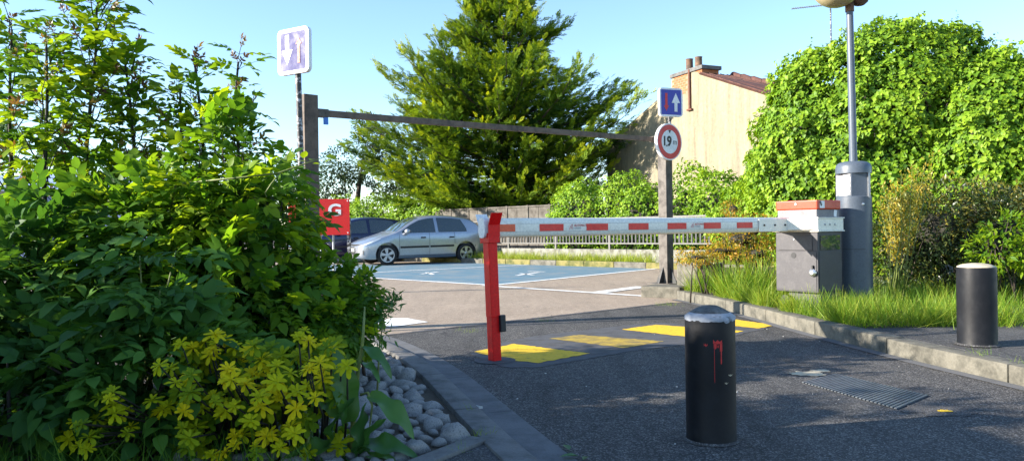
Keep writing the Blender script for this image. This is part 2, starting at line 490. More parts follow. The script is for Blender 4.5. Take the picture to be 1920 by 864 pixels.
def pinnate(L=0.24, pairs=3, ll=0.085, lw=0.036, seed=0, droop=0.25):
    """ash or elder type leaf: leaflets in pairs along a midrib, one at the end"""
    r = np.random.default_rng(seed)
    parts = []
    def rib(t):
        return np.array([0.0, L*t*(1-.08*t), -droop*L*t*t])
    k = 5
    rv, rf = [], []
    for i in range(k):
        p = rib(i/(k-1)); w = 0.0022*(1-.6*i/(k-1))
        rv += [p+(-w, 0, 0), p+(w, 0, 0), p+(0, 0, -w*1.5)]
    for i in range(k-1):
        a = i*3
        for q in ((0, 1), (1, 2), (2, 0)):
            rf += [(a+q[0], a+q[1], a+3+q[1]), (a+q[0], a+3+q[1], a+3+q[0])]
    parts.append((np.array(rv), np.array(rf)))
    for i in range(pairs):
        t = 0.38+0.48*i/max(1, pairs-1)
        for sd in (-1, 1):
            a = R(58-10*i/max(1, pairs-1)+r.uniform(-9, 9))
            d = np.array([sd*math.sin(a), math.cos(a), r.uniform(-.35, .1)])
            n = np.array([r.uniform(-.3, .3), r.uniform(-.3, .2), 1.0])
            s = r.uniform(.8, 1.1)*(1 if i else .85)
            parts.append(xf(leaf_template(ll*s, lw*s, .14, r.uniform(.05, .3)), frames(d, n), rib(t)))
    d = np.array([r.uniform(-.2, .2), 1, -.35]); n = np.array([r.uniform(-.2, .2), .2, 1])
    parts.append(xf(leaf_template(ll*1.15, lw*1.15, .14, .2), frames(d, n), rib(.98)))
    return join_t(parts)
def np_mesh(name, v, f, mat, tint=None, smooth=False):
    me = bpy.data.meshes.new(name)
    nf, k = f.shape
    me.vertices.add(len(v)); me.loops.add(nf*k); me.polygons.add(nf)
    me.vertices.foreach_set('co', v.astype(np.float32).ravel())
    me.loops.foreach_set('vertex_index', f.astype(np.int32).ravel())
    me.polygons.foreach_set('loop_start', np.arange(0, nf*k, k, dtype=np.int32))
    if smooth:
        me.polygons.foreach_set('use_smooth', np.ones(nf, dtype=bool))
    me.update(calc_edges=True)
    if tint is not None:
        a = me.attributes.new('tint', 'FLOAT', 'POINT')
        a.data.foreach_set('value', np.asarray(tint, dtype=np.float32))
    me.materials.append(M[mat])
    return me
def scatter(name, templates, mat, pos, F, scale, tint, parent=None, seed=0):
    """join many placed copies of leaf templates into one mesh object"""
    r = np.random.default_rng(seed)
    N = len(pos)
    pick = r.integers(0, len(templates), N)
    vs, fs, ts, o = [], [], [], 0
    for k, (tv, tf) in enumerate(templates):
        idx = np.nonzero(pick == k)[0]
        if not len(idx):
            continue
        v = np.einsum('nij,vj->nvi', F[idx], tv)*scale[idx, None, None]+pos[idx, None, :]
        f = tf[None]+(np.arange(len(idx))*len(tv))[:, None, None]+o
        vs.append(v.reshape(-1, 3)); fs.append(f.reshape(-1, 3))
        ts.append(np.repeat(tint[idx], len(tv)))
        o += len(idx)*len(tv)
    me = np_mesh(name, np.concatenate(vs), np.concatenate(fs), mat, np.concatenate(ts))
    ob = link(name, me, parent)
    return ob
def leaf_objects(name, templates, mat, pos, F, scale, tint, parent, base):
    """single leaves as parts, sharing mesh data"""
    lib = []
    for t in templates:
        for tv in (.2, .5, .8):
            lib.append((tv, np_mesh(name, t[0], t[1], mat, np.full(len(t[0]), tv))))
    for i in range(len(pos)):
        t = tint[i]
        c = [x for x in lib if abs(x[0]-t) < .2] or lib
        me = c[random.randrange(len(c))][1]
        o = bpy.data.objects.new(name, me)
        COL.objects.link(o)
        o.parent = parent
        mt = Matrix([list(F[i][r])+[pos[i][r]-base[r]] for r in range(3)]+[[0, 0, 0, 1]])
        o.matrix_basis = mt @ Matrix.Scale(scale[i], 4)
def rdir(n, r=rng):
    return norm(r.normal(size=(n, 3)))
def vnoise(p, freq, seed=0.0):
    return np.array([noise.noise(Vector((a*freq+seed, b*freq, c*freq))) for a, b, c in p])
def ellipsoid_shell(ells, n, depth=0.35, r=rng, keep_out=0.72):
    """points in the outer shell of a union of ellipsoids (c, radii), with outward normals"""
    area = np.array([(e[1][0]*e[1][2]+e[1][0]*e[1][1]+e[1][1]*e[1][2]) for e in ells])
    cnt = np.maximum(1, (n*area/area.sum()).astype(int))
    P, Nn, D = [], [], []
    for k, (c, rad) in enumerate(ells):
        d = rdir(cnt[k], r)
        t = 1-depth*r.random(cnt[k])**1.6
        p = np.asarray(c)+d*np.asarray(rad)*t[:, None]
        nn = norm(d/np.asarray(rad))
        ok = np.ones(len(p), bool)
        for j, (c2, r2) in enumerate(ells):
            if j != k:
                q = (((p-np.asarray(c2))/np.asarray(r2))**2).sum(1)
                ok &= q > keep_out**2
        P.append(p[ok]); Nn.append(nn[ok]); D.append(t[ok])
    return np.concatenate(P), np.concatenate(Nn), np.concatenate(D)
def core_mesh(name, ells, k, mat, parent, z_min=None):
    """dark stand-in for stems and inner shade: added lumpy closed bodies inside the leaf shell"""
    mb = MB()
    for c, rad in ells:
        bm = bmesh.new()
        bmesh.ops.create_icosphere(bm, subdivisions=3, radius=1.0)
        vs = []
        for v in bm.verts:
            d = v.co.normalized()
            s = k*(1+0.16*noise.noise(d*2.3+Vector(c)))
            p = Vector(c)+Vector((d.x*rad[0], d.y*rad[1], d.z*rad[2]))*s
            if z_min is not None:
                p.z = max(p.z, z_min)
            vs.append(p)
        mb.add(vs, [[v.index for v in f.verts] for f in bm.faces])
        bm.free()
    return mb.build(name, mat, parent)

# ================================================================ THE SETTING
def xy(*ps):
    return [(p.x, p.y) for p in ps]
def offset_line(pts, d):
    out = []
    for i, p in enumerate(pts):
        a = Vector(pts[max(i-1, 0)]); b = Vector(pts[min(i+1, len(pts)-1)])
        t = (b-a).normalized()
        out.append((p[0]-t.y*d, p[1]+t.x*d))
    return out
def resample(pts, step):
    pts = [Vector(p) for p in pts]
    out = []
    # Catmull-Rom then even steps
    dense = []
    for i in range(len(pts)-1):
        p0, p1, p2, p3 = pts[max(i-1, 0)], pts[i], pts[i+1], pts[min(i+2, len(pts)-1)]
        for k in range(24):
            t = k/24
            dense.append(0.5*((2*p1)+(p2-p0)*t+(2*p0-5*p1+4*p2-p3)*t*t+(3*p1-p0-3*p2+p3)*t**3))
    dense.append(pts[-1])
    acc, last = 0.0, dense[0]
    out.append(dense[0])
    for p in dense[1:]:
        acc += (p-last).length
        last = p
        if acc >= step:
            out.append(p); acc = 0.0
    return [tuple(p) for p in out]

ground = grid_face([(-400, -200), (400, -200), (400, 600), (-400, 600)], -0.03).build('ground', 'soil')
tag(ground, kind='structure')

# left kerb line (front edge towards the road), near to far
L_KERB = [(0.95, 1.0), (0.62, 1.8), (0.30, 2.65), (0.06, 3.33), (-0.15, 4.03), (-0.55, 5.39), (-0.94, 6.40), (-1.45, 7.35), (-2.3, 8.2)]
R_KERB = [(3.75, 1.2), (3.42, 3.0), (3.10, 4.68), (2.90, 5.83), (2.72, 7.37), (2.66, 8.1), (2.50, 9.6), (2.28, 10.75)]
LK = resample(L_KERB, 0.12)
RK = resample(R_KERB, 0.12)

car_park = grid_face([(-40, 6.0), (-2.6, 5.6), (40, 5.6), (40, 60), (-40, 60)], 0.0).build('car_park', 'car_park_asphalt')
tag(car_park, kind='structure')
jl, jr = gp(700, 632), gp(1262, 568)
road = grid_face(xy(Vector((-6, -6, 0)), Vector((7, -6, 0)), Vector((7, 8.5, 0)))+[(3.2, 10.6), (jr.x, jr.y), (jl.x, jl.y), (-3.2, 6.9)], 0.005).build('road', 'road_asphalt')
tag(road, kind='structure')

# ragged edge where the dark road surface meets the car park: a recessed, sandy joint with moss
mb = MB()
rj = random.Random(4)
n = 60
for i in range(n):
    t0, t1 = i/n, (i+1)/n
    a, b = jl.lerp(jr, t0), jl.lerp(jr, t1)
    w = 0.02+0.035*rj.random()
    nn = Vector((-(jr-jl).y, (jr-jl).x, 0)).normalized()
    mb.add([a-nn*w+Vector((0, 0, .009)), b-nn*w*.8+Vector((0, 0, .009)), b+nn*w*.6+Vector((0, 0, .009)), a+nn*w+Vector((0, 0, .009))], [(0, 1, 2, 3)])
mb.build('surface_joint', 'patch_grey', road)

# footway and verge on the right, raised 13 cm
KZ = 0.13
rk_in = offset_line(RK, -0.17)
verge_poly = [p for p in rk_in]+[(2.6, 12.2), (4.0, 16.5), (30, 16.5), (30, 6.55), (3.2, 6.55)]
foot_line = [p for p in rk_in if p[1] < 6.55]
foot = MB().prism([(30, 1.2)]+[(30, 6.55), (foot_line[-1][0], 6.55)]+foot_line[::-1], -0.1, KZ-0.006).build('footway', 'footway_asphalt')
tag(foot, kind='structure')
verge_line = [p for p in rk_in if p[1] >= 6.55]
verge = MB().prism([(verge_line[0][0], 6.55), (30, 6.55), (30, 17), (4.4, 17), (2.75, 12.0)]+verge_line[::-1], -0.1, KZ-0.012).build('verge', 'soil')
tag(verge, kind='structure')

def kerb(name, line, width, stones, z0, z1, mat, side, gap=0.008, bev=0.018, seedv=1):
    """kerb laid as single stones along a line"""
    root = empty(name, (line[0][0], line[0][1], 0))
    tag(root, kind='structure')
    rr = random.Random(seedv)
    for i in range(0, len(line)-1, stones):
        seg = line[i:i+stones+1]
        if len(seg) < 2:
            break
        seg = [Vector(p) for p in seg]
        t0 = (seg[1]-seg[0]).normalized(); t1 = (seg[-1]-seg[-2]).normalized()
        seg[0] = seg[0]+t0*gap/2; seg[-1] = seg[-1]-t1*gap/2
        inn = [Vector(p) for p in offset_line([tuple(p) for p in seg], side*width)]
        dz = rr.uniform(-.004, .004)
        poly = [tuple(p) for p in seg]+[tuple(p) for p in inn[::-1]]
        MB().prism(poly, z0, z1+dz).build('kerb_stone', mat, root, smooth=50, bev=bev)
    return root
kerb('kerb', RK, 0.165, 8, -0.05, KZ, 'concrete_warm', -1, seedv=2)
kerb('kerb', LK, 0.14, 8, -0.05, 0.045, 'concrete_grey', 1, seedv=3, bev=0.012)
g_out = offset_line(LK, -0.19)
g_in = offset_line(LK, -0.004)
gr = empty('gutter', (LK[0][0], LK[0][1], 0)); tag(gr, kind='structure')
for i in range(0, len(LK)-1, 8):
    a, b = g_in[i:i+9], g_out[i:i+9]
    if len(a) < 2:
        break
    a = [Vector(p) for p in a]; b = [Vector(p) for p in b]
    t = (a[-1]-a[0]).normalized()*0.003
    a[0] += t; b[0] += t; a[-1] -= t; b[-1] -= t
    MB().prism([tuple(p) for p in b]+[tuple(p) for p in a[::-1]], -0.05, 0.011).build('gutter_slab', 'gutter_grey', gr, bev=0.003, seg=1)
# channel strip along the right kerb
ch = [Vector(p) for p in RK]
ch2 = offset_line(RK, 0.10)
mb = MB()
for i in range(len(RK)-1):
    mb.add([(RK[i][0], RK[i][1], .010), (RK[i+1][0], RK[i+1][1], .010), (ch2[i+1][0], ch2[i+1][1], .010), (ch2[i][0], ch2[i][1], .010)], [(0, 1, 2, 3)])
co = mb.build('channel', 'gutter_grey'); tag(co, kind='structure')

# planting bed and footway on the left
lk_in = offset_line(LK, 0.145); lk_un = offset_line(LK, 0.09)
edge_a = gp(905, 823, 0.03); edge_b = gp(700, 905, 0.03)
bed_line = [p for p in lk_un if p[1] > edge_a.y-.1]
bed = MB().prism([bed_line[i] for i in range(len(bed_line))]+[(-12, 8.4), (-12, 2.3), (edge_b.x-1.3, edge_b.y-.35), (edge_b.x, edge_b.y)], -0.1, 0.012).build('planting_bed', 'soil')
tag(bed, kind='structure')
fl = [p for p in lk_un if p[1] <= edge_a.y]
lf = MB().prism([(-12, -6)]+[(fl[0][0], -6)]+fl+[(edge_a.x, edge_a.y), (edge_b.x, edge_b.y), (edge_b.x-1.3, edge_b.y-.35), (-12, 2.3)], -0.1, 0.030).build('footway', 'footway_asphalt')
tag(lf, kind='structure')
dv = (edge_b-edge_a); dv.z = 0; dv.normalize(); pv = Vector((-dv.y, dv.x, 0))
er = empty('bed_edging', (edge_a.x, edge_a.y, 0)); tag(er, kind='structure')
for i in range(2):
    a = edge_a+dv*(0.02+.95*i); b = edge_a+dv*(0.95+.95*i)
    MB().prism(xy(a-pv*.05, b-pv*.05, b+pv*.05, a+pv*.05), -0.05, 0.047).build('edging_stone', 'concrete_grey', er, bev=0.008)

# cobbles set in the bed: every stone its own piece
stone_meshes = []
for k in range(9):
    bm = bmesh.new()
    bmesh.ops.create_icosphere(bm, subdivisions=2, radius=1.0)
    planes = [(Vector((random.gauss(0, 1), random.gauss(0, 1), random.gauss(0, 1))).normalized(), random.uniform(.62, .85)) for _ in range(8)]
    for v in bm.verts:
        d = v.co.copy()
        for pn, ph in planes:
            if d.dot(pn) > ph:
                d = d-pn*(d.dot(pn)-ph)*.85
        v.co = d*(1+.34*noise.noise(d*1.2+Vector((k*7.3, 0, 0)))+.14*noise.noise(d*2.7+Vector((0, k*5.1, 0))))
    me = bpy.data.meshes.new('stone'); bm.to_mesh(me); bm.free()
    for p in me.polygons:
        p.use_smooth = True
    me.materials.append(M['stone'])
    stone_meshes.append(me)
def inside_bed(x, y):
    # right of the shrubs, left of the kerb, behind the edging
    lim = np.interp(y, [p[1] for p in lk_in], [p[0] for p in lk_in])
    if x > lim-0.075:
        return False
    if (Vector((x, y, 0))-Vector((edge_a.x, edge_a.y, 0))).dot(pv) > -0.115:
        return False
    return x > -1.45
rs = random.Random(21)
placed = []
for tries in range(14000):
    y = rs.uniform(2.9, 6.2); x = rs.uniform(-1.45, 0.0)
    if not inside_bed(x, y):
        continue
    a = rs.uniform(.048, .098)*(1.0 if tries < 4000 else .62); b = a*rs.uniform(.6, .85)
    if all((x-q[0])**2+(y-q[1])**2 > ((a+b)*.44+q[2]*.93)**2 for q in placed):
        placed.append((x, y, (a+b)/2))
        o = bpy.data.objects.new('stone', stone_meshes[rs.randrange(9)])
        COL.objects.link(o)
        o.parent = bed
        o.location = (x, y, 0.012+.018*rs.random())
        o.rotation_euler = (rs.uniform(-.35, .35), rs.uniform(-.35, .35), rs.uniform(0, 6.3))
        o.scale = (a, b, b*rs.uniform(.75, .95))
    if len(placed) >= 299:
        break

# painted yellow lozenges across the entrance
def marking(name, px, mat, z=0.0095, parent=None, rag=.010):
    pts = [gp(u, v) for u, v in px]
    out, rr = [], random.Random(len(px)*7+int(px[0][0]))
    for i, a in enumerate(pts):
        b = pts[(i+1) % len(pts)]
        L = (b-a).length
        n_ = max(1, int(L/.035)) if L < 4 else 1
        for k in range(n_):
            p = a.lerp(b, k/n_)
            out.append((p.x+rr.uniform(-rag, rag), p.y+rr.uniform(-rag, rag)*1.4))
    return grid_face(out, z).build(name, mat, parent)
marking('yellow_marking', [(889, 661), (962, 646), (1106, 664), (1010, 682), (955, 677)], 'yellow_paint', parent=road)
marking('yellow_marking', [(1030, 636), (1085, 629), (1246, 641), (1170, 654)], 'faded_yellow', parent=road)
marking('yellow_marking', [(1166, 619), (1230, 610), (1395, 622), (1320, 636)], 'yellow_paint', parent=road)
marking('yellow_marking', [(1312, 605), (1372, 599), (1456, 611), (1420, 617)], 'yellow_paint', parent=road)
# smooth grey repair strip in which the lozenges lie, pad round the red post
marking('repair_strip', [(880, 664), (950, 641), (1010, 630), (1170, 611), (1240, 606), (1440, 616), (1330, 641), (1180, 660), (1010, 690), (945, 690)], 'patch_grey', 0.0075, road)
marking('white_marking', [(690, 604), (735, 597), (765, 597), (802, 604), (745, 612), (700, 614)], 'white_paint', 0.006, car_park)
# blue disabled bays and their white lines
marking('blue_bay', [(560, 513), (690, 519), (780, 525), (925, 534.5), (1218, 504.5), (1180, 502), (1060, 496), (900, 491), (700, 495), (600, 497)], 'blue_paint', 0.004, car_park)
def pline(a, b, w, z=0.008, name='white_line'):
    a, b = gp(*a), gp(*b)
    t = (b-a).normalized(); nn = Vector((-t.y, t.x, 0))*w/2
    grid_face(xy(a-nn, b-nn, b+nn, a+nn), z).build(name, 'white_paint', car_park)
pline((560, 513), (925, 535), 0.14)
pline((925, 535), (1235, 503.5), 0.14)
pline((640, 514), (1010, 495.5), 0.12)
pline((905, 535.5), (1230, 557), 0.14, 0.0085)
pline((1120, 549), (1205, 538), 0.26, 0.009)
pline((1010, 543), (1120, 549), 0.10, 0.0095)
for a, b in (((968, 517), (1010, 511)), ((975, 513), (1000, 516)), ((990, 509), (1022, 510))):
    pline(a, b, 0.10, 0.008, 'bay_symbol')
for a, b in (((790, 514), (822, 510)), ((800, 511), (812, 515))):
    pline(a, b, 0.10, 0.008, 'bay_symbol')

# small marks on the road
def blob(name, u, v, rx, ry, mat, z, parent, seedv):
    rr = random.Random(seedv); c = gp(u, v)
    pts = []
    for i in range(22):
        a = 2*math.pi*i/22; k = rr.uniform(.62, 1.1)
        pts.append((c.x+rx*k*math.cos(a), c.y+ry*k*math.sin(a)))
    return grid_face(pts, z).build(name, mat, parent)
blob('mortar_patch', 1516, 702, .13, .10, 'cap_sand', .009, road, 3)
blob('mortar_patch', 1538, 697, .07, .06, 'cap_sand', .0095, road, 5)
blob('paint_splash', 1771, 773, .045, .03, 'yellow_paint', .0105, road, 9)
blob('dark_repair', 1760, 770, .20, .17, 'footway_asphalt', .008, road, 10)
blob('dropping_stain', 899, 766, .02, .012, 'dropping', .0135, gr, 12)
c1, c2 = gp(883, 760), gp(902, 769)
MB().tube([c1+Vector((0, 0, .012)), c1.lerp(c2, .5)+Vector((.004, .004, .012)), c2+Vector((0, 0, .012))], [.006, .005, .012], 6).build('dropping_stain', 'dropping', gr)
rm = random.Random(15)
for k in range(34):        # pale chips and grit
    x, y = rm.uniform(-.9, 3.0), rm.uniform(3.2, 7.5)
    if x < np.interp(y, [p[1] for p in g_out], [p[0] for p in g_out])+.02 or x > np.interp(y, [p[1] for p in RK], [p[0] for p in RK])-.05:
        continue
    s = rm.uniform(.002, .006)
    MB().box((x, y, .008), (s*2, s, s*.8), Matrix.Rotation(rm.uniform(0, 3), 3, 'Z')).build('grit', 'dropping', road)

# ribbed steel cover in the road
cp = [gp(1502, 719), gp(1567, 703), gp(1742, 744), gp(1682, 770)]
cvr = empty('cover_plate', cp[0]); tag(cvr, 'ribbed steel cover plate lying flush in the dark road', 'cover plate')
MB().prism(xy(cp[0], cp[3], cp[2], cp[1]), -0.02, 0.008).build('plate', 'black_plastic', cvr)
mb = MB()
NR = 27
for i in range(NR):
    t = (i+.5)/NR
    a = cp[0].lerp(cp[3], t); b = cp[1].lerp(cp[2], t)
    d = (cp[3]-cp[0])/NR*.30
    a, b = a.lerp(b, .01), a.lerp(b, .99)
    mb.prism(xy(a-d, a+d, b+d, b-d), 0.008, 0.014)
o = mb.build('ribs', 'plate_steel', cvr); o['kind'] = 'stuff'

# ================================================================ BARRIER
bd = Vector((0.812, 0.584, 0)).normalized()       # along the boom, from fork post to cabinet
bn = Vector((bd.y, -bd.x, 0))                     # its side towards the camera
up = Vector((0, 0, 1))
A0 = at(905, 427, 5.86); A0.z = 1.022
def on_boom(u, off=0.0):
    """distance along the boom at which its camera side is seen in column u of the photo"""
    k = (u-960)/FOC
    o = A0+bn*off
    return (k*o.y-o.x)/(bd.x-k*bd.y)
RB = Matrix((bd, -bn, up)).transposed()           # local x along boom, y away from camera
def BP(s, t, z):
    return Vector((A0.x, A0.y, 0))+bd*s+bn*t+up*z

cab_c = at(1508, 500, 8.30); cab_c.z = 0
s_end = on_boom(1450, .045)
bar = empty('boom_barrier', (cab_c.x, cab_c.y, KZ))
tag(bar, 'automatic boom barrier with white boom, red reflectors and grey cabinet', 'barrier')
# boom: extruded oval profile with a flat band
prof = []
hw, hh = 0.042, 0.075
for i in range(28):
    a = 2*math.pi*i/28
    c, s_ = math.cos(a), math.sin(a)
    prof.append((hw*math.copysign(min(1.0, abs(c)**.55*1.03), c), hh*math.copysign(abs(s_)**.9, s_)))
zb = 1.022
s0, s1 = 0.0, s_end+.35
mb = MB()
n = len(prof)
vs = [BP(s0, t, zb+z) for t, z in prof]+[BP(s1, t, zb+z) for t, z in prof]
mb.add(vs, [(i, (i+1) % n, n+(i+1) % n, n+i) for i in range(n)]+[tuple(range(n-1, -1, -1)), tuple(range(n, 2*n))])
boom = mb.build('boom', 'boom_white', bar, smooth=50)
mb = MB()
vs = [BP(s0-.012, t*1.03, zb+z*1.03) for t, z in prof]+[BP(s0+.02, t*1.03, zb+z*1.03) for t, z in prof]
mb.add(vs, [(i, (i+1) % n, n+(i+1) % n, n+i) for i in range(n)]+[tuple(range(n-1, -1, -1)), tuple(range(n, 2*n))])
mb.build('end_cap', 'sign_white', boom, smooth=50)
tf = hw*1.0+.0015
for u0, u1, m in ((934, 966, 'reflector_orange'), (1012, 1056.5, 'reflector_red'), (1100, 1140, 'reflector_red'), (1179, 1216, 'reflector_red'), (1252, 1287, 'reflector_red'), (1320, 1351.5, 'reflector_red'), (1382, 1411, 'reflector_red')):
    a, b = on_boom(u0, tf), on_boom(u1, tf)
    MB().box(BP((a+b)/2, tf, zb-.002), (b-a, .004, .056), RB).build('reflector', m, boom)
for z in (-.033, .031):
    a, b = on_boom(950, tf), on_boom(1425, tf)
    MB().box(BP((a+b)/2, tf-.0012, zb+z), (b-a, .002, .0025), RB).build('groove', 'logo_grey', boom)
for u in (1064, 1293):
    s_ = on_boom(u, tf)
    o = BP(s_+.02, tf+.001, zb+.0)
    mb = MB()
    for pl in ([(0, -.022), (.012, .004), (.03, .022), (.04, .02)], [(.036, .02), (.03, -.02)], [(.022, .008), (.016, .004), (.026, -.008), (.016, -.014)]):
        mb.tube([o+bd*p[0]+up*p[1] for p in pl], .0016, 4)
    mb.build('logo', 'logo_red', boom)
    text_mesh('AUTOMATIC', .028, 'logo_red', o+bd*.05+up*.012, bd, up, bn, 0, .95, .2, 'lettering', boom, 'LEFT')
    text_mesh('SYSTEMS', .022, 'logo_grey', o+bd*.046-up*.010, bd, up, bn, 0, .95, .2, 'lettering', boom, 'LEFT')
# bracket: two cheek plates, flanges and bolts
sb0 = on_boom(1424, .05)
cab_s = (cab_c-A0).dot(bd)
CW, CD = 0.50, 0.44          # cabinet: along bn, along bd
cab_t = 0.045
sf = cab_s-CD/2              # left (lit) face position along the boom
mb = MB()
for sd in (-1, 1):
    mb.box(BP((sb0+sf)/2-.01, sd*.05, zb-.006), (sf-sb0, .008, .125), RB)
mb.build('bracket_cheek', 'boom_white', bar, bev=.002)
# swivelling band round the cabinet
def ring(z0, z1, cw, cd, name, mat, bev=.004, cs=cab_s, ct=None, parent=bar):
    ct = cab_t if ct is None else ct
    p = [BP(cs+sx*cd/2, ct+sy*cw/2, 0) for sx, sy in ((-1, 1), (1, 1), (1, -1), (-1, -1))]
    poly = [(q.x, q.y) for q in p]
    if (p[1]-p[0]).cross(p[2]-p[1]).z < 0:
        poly = poly[::-1]
    return MB().prism(poly, z0, z1).build(name, mat, parent, bev=bev)
band = ring(.955, 1.080, CW+.03, CD+.03, 'band', 'boom_white')
ring(1.080, 1.092, CW+.05, CD+.05, 'flange', 'boom_white', .003)
ring(.943, .955, CW+.05, CD+.05, 'flange', 'boom_white', .003)
MB().box(BP(sf-.018, cab_t+.06, 1.018), (.004, .30, .10), RB).build('lichen_plate', 'lichen_panel', band)
# arm from boom to band
for sd in (-1, 1):
    a = BP(sf-.17, sd*.055, 0); b = BP(sf-.012, sd*(CW/2)+cab_t*.5, 0)
    t = (b-a); L = t.length; t.normalize()
    Q = Matrix((t, up.cross(t), up)).transposed()
    MB().box(a.lerp(b, .5)+up*zb, (L, .006, .115), Q).build('bracket_arm', 'boom_white', bar)
for u in (1433, 1453, 1472):
    s_ = on_boom(u, .055)
    MB().lathe(BP(s_, .054, zb-.004), [(.011, 0), (.011, .008), (.006, .011)], 10, axis=bn).build('bolt', 'black_plastic', bar)
for k in range(3):
    MB().lathe(BP(cab_s-.11+.09*k, cab_t+CW/2+.015, 1.018), [(.011, 0), (.011, .006), (.005, .009)], 10, axis=bn).build('bolt', 'galvanised', bar)
# hood and orange cap
ring(1.092, 1.175, CW-.03, CD-.03, 'hood', 'cabinet_hood', .008)
cap = ring(1.175, 1.272, CW-.005, CD-.005, 'cap', 'orange_cap', .012)
MB().lathe(BP(cab_s-CD/2+.001, cab_t, 1.235), [(.014, 0), (.012, .007)], 12, axis=-bd).build('screw', 'galvanised', cap)
fc = cab_t+CW/2
MB().box(BP(cab_s-.13, fc-.001, 1.225), (.085, .004, .075), RB).build('sticker', 'sign_white', cap)
MB().box(BP(cab_s-.155, fc+.001, 1.235), (.022, .004, .05), Matrix.Rotation(.5, 3, bn) @ RB).build('sticker', 'black_ink', cap)
MB().box(BP(cab_s+.13, fc-.014, 1.135), (.05, .004, .07), Matrix.Rotation(-.15, 3, bn) @ RB).build('tape_scrap', 'sign_white', cap)
MB().box(BP(sf+.016, cab_t-.02, 1.12), (.004, .11, .05), RB).build('tape_scrap', 'sign_white', cap)
# cabinet body with two doors
body = ring(.31, .943, CW, CD, 'cabinet_body', 'cabinet_grey', .006)
lo = BP(sf, cab_t, 0)
def panel(face, x0, x1, z0, z1, name, mat, proud=.003, thick=.006):
    if face == 'left':
        c = BP(sf-proud+thick/2, cab_t+(x0+x1)/2, (z0+z1)/2)
        return MB().box(c, (thick, abs(x1-x0), z1-z0), RB).build(name, mat, body, bev=.0015, seg=1)
    c = BP(cab_s+(x0+x1)/2, fc+proud-thick/2, (z0+z1)/2)
    return MB().box(c, (abs(x1-x0), thick, z1-z0), RB).build(name, mat, body, bev=.0015, seg=1)
panel('left', -.245, .235, .325, .735, 'door', 'cabinet_grey', .006)
panel('left', -.235, .245, .742, .745, 'door_gap', 'black_plastic', .002)
panel('left', -.21, .19, .752, .895, 'upper_hatch', 'cabinet_grey', .007)
panel('front', -.20, .20, .325, .740, 'door', 'cabinet_grey', .006)
panel('front', -.18, .18, .752, .905, 'document_pocket', 'car_glass', .008)
MB().lathe(BP(sf-.006, cab_t-.03, .695), [(.030, 0), (.030, .004)], 16, axis=-bd).build('lock_cover', 'black_plastic', body)
MB().lathe(BP(sf-.006, cab_t+.20, .52), [(.040, 0), (.040, .02), (.02, .035)], 18, axis=-bd).build('lock', 'silver_lock', body)
MB().box(BP(sf-.02, cab_t+.20, .57), (.02, .014, .05), RB).build('lock', 'black_plastic', body)
MB().lathe(BP(sf-.008, cab_t-.02, .865), [(.010, 0), (.008, .006)], 10, axis=-bd).build('screw', 'galvanised', body)
ring(.10, .31, CW-.14, CD-.10, 'plinth', 'cabinet_grey', .004, ct=cab_t+.05)
MB().lathe(BP(sf+.03, cab_t-.13, .22), [(.055, 0), (.055, .05)], 18, axis=-bd).build('motor_cover', 'black_plastic', bar)

# fork post
fb = gp(928, 677)
tilt = Matrix.Rotation(R(-1.6), 3, 'Y')
fp = empty('fork_post', fb); tag(fp, 'red square fork post that holds the free end of the white boom', 'post')
def FP(x, y, z):            # local: x along boom, y towards camera side
    return fb+tilt @ (bd*x+bn*y+up*z)
FR = tilt @ RB
W1 = .080
MB().box(FP(0, 0, .175), (W1*.94, W1*.94, .35), FR).build('lower_tube', 'red_scuffed', fp, bev=.006)
MB().box(FP(0, 0, .635), (W1, W1, .59), FR).build('upper_sleeve', 'red_post', fp, bev=.006)
# cup: base box and flared lips
MB().box(FP(0, 0, .945), (.10, .125, .075), FR).build('cup', 'red_post', fp, bev=.004)
def lip(sd, mat, name, ztop):
    y0 = sd*.058; y1 = sd*.062; y2 = sd*.105
    t = .006
    ps = [(y0, .955), (y1, 1.045), (y2, ztop)]
    vs = []
    for y, z in ps:
        for x in (-.052, .052):
            vs += [FP(x, y, z), FP(x, y+sd*t, z-.001)]
    fs = []
    for k in range(2):
        a = 4*k
        fs += [(a, a+2, a+6, a+4), (a+1, a+5, a+7, a+3), (a, a+4, a+5, a+1), (a+2, a+3, a+7, a+6)]
    fs += [(0, 1, 3, 2), (8, 10, 11, 9)]
    return MB().add(vs, fs).build(name, mat, fp, smooth=20)
lip(1, 'red_post', 'fork_lip', 1.135)
o = lip(-1, 'sign_white', 'fork_lip', 1.13); o['label'] = 'inner lip on the far side of the fork, sky glare painted white'  # white colour stands in for the sky reflected on this lip
MB().box(FP(.05, .05, .29), (.05, .03, .13), FR).build('reflector_block', 'black_plastic', fp, bev=.008)
MB().lathe(fb+up*.006, [(.0, .0045), (.11, .004), (.16, .0035)], 24, cap=False).build('mortar_collar', 'patch_grey', fp)

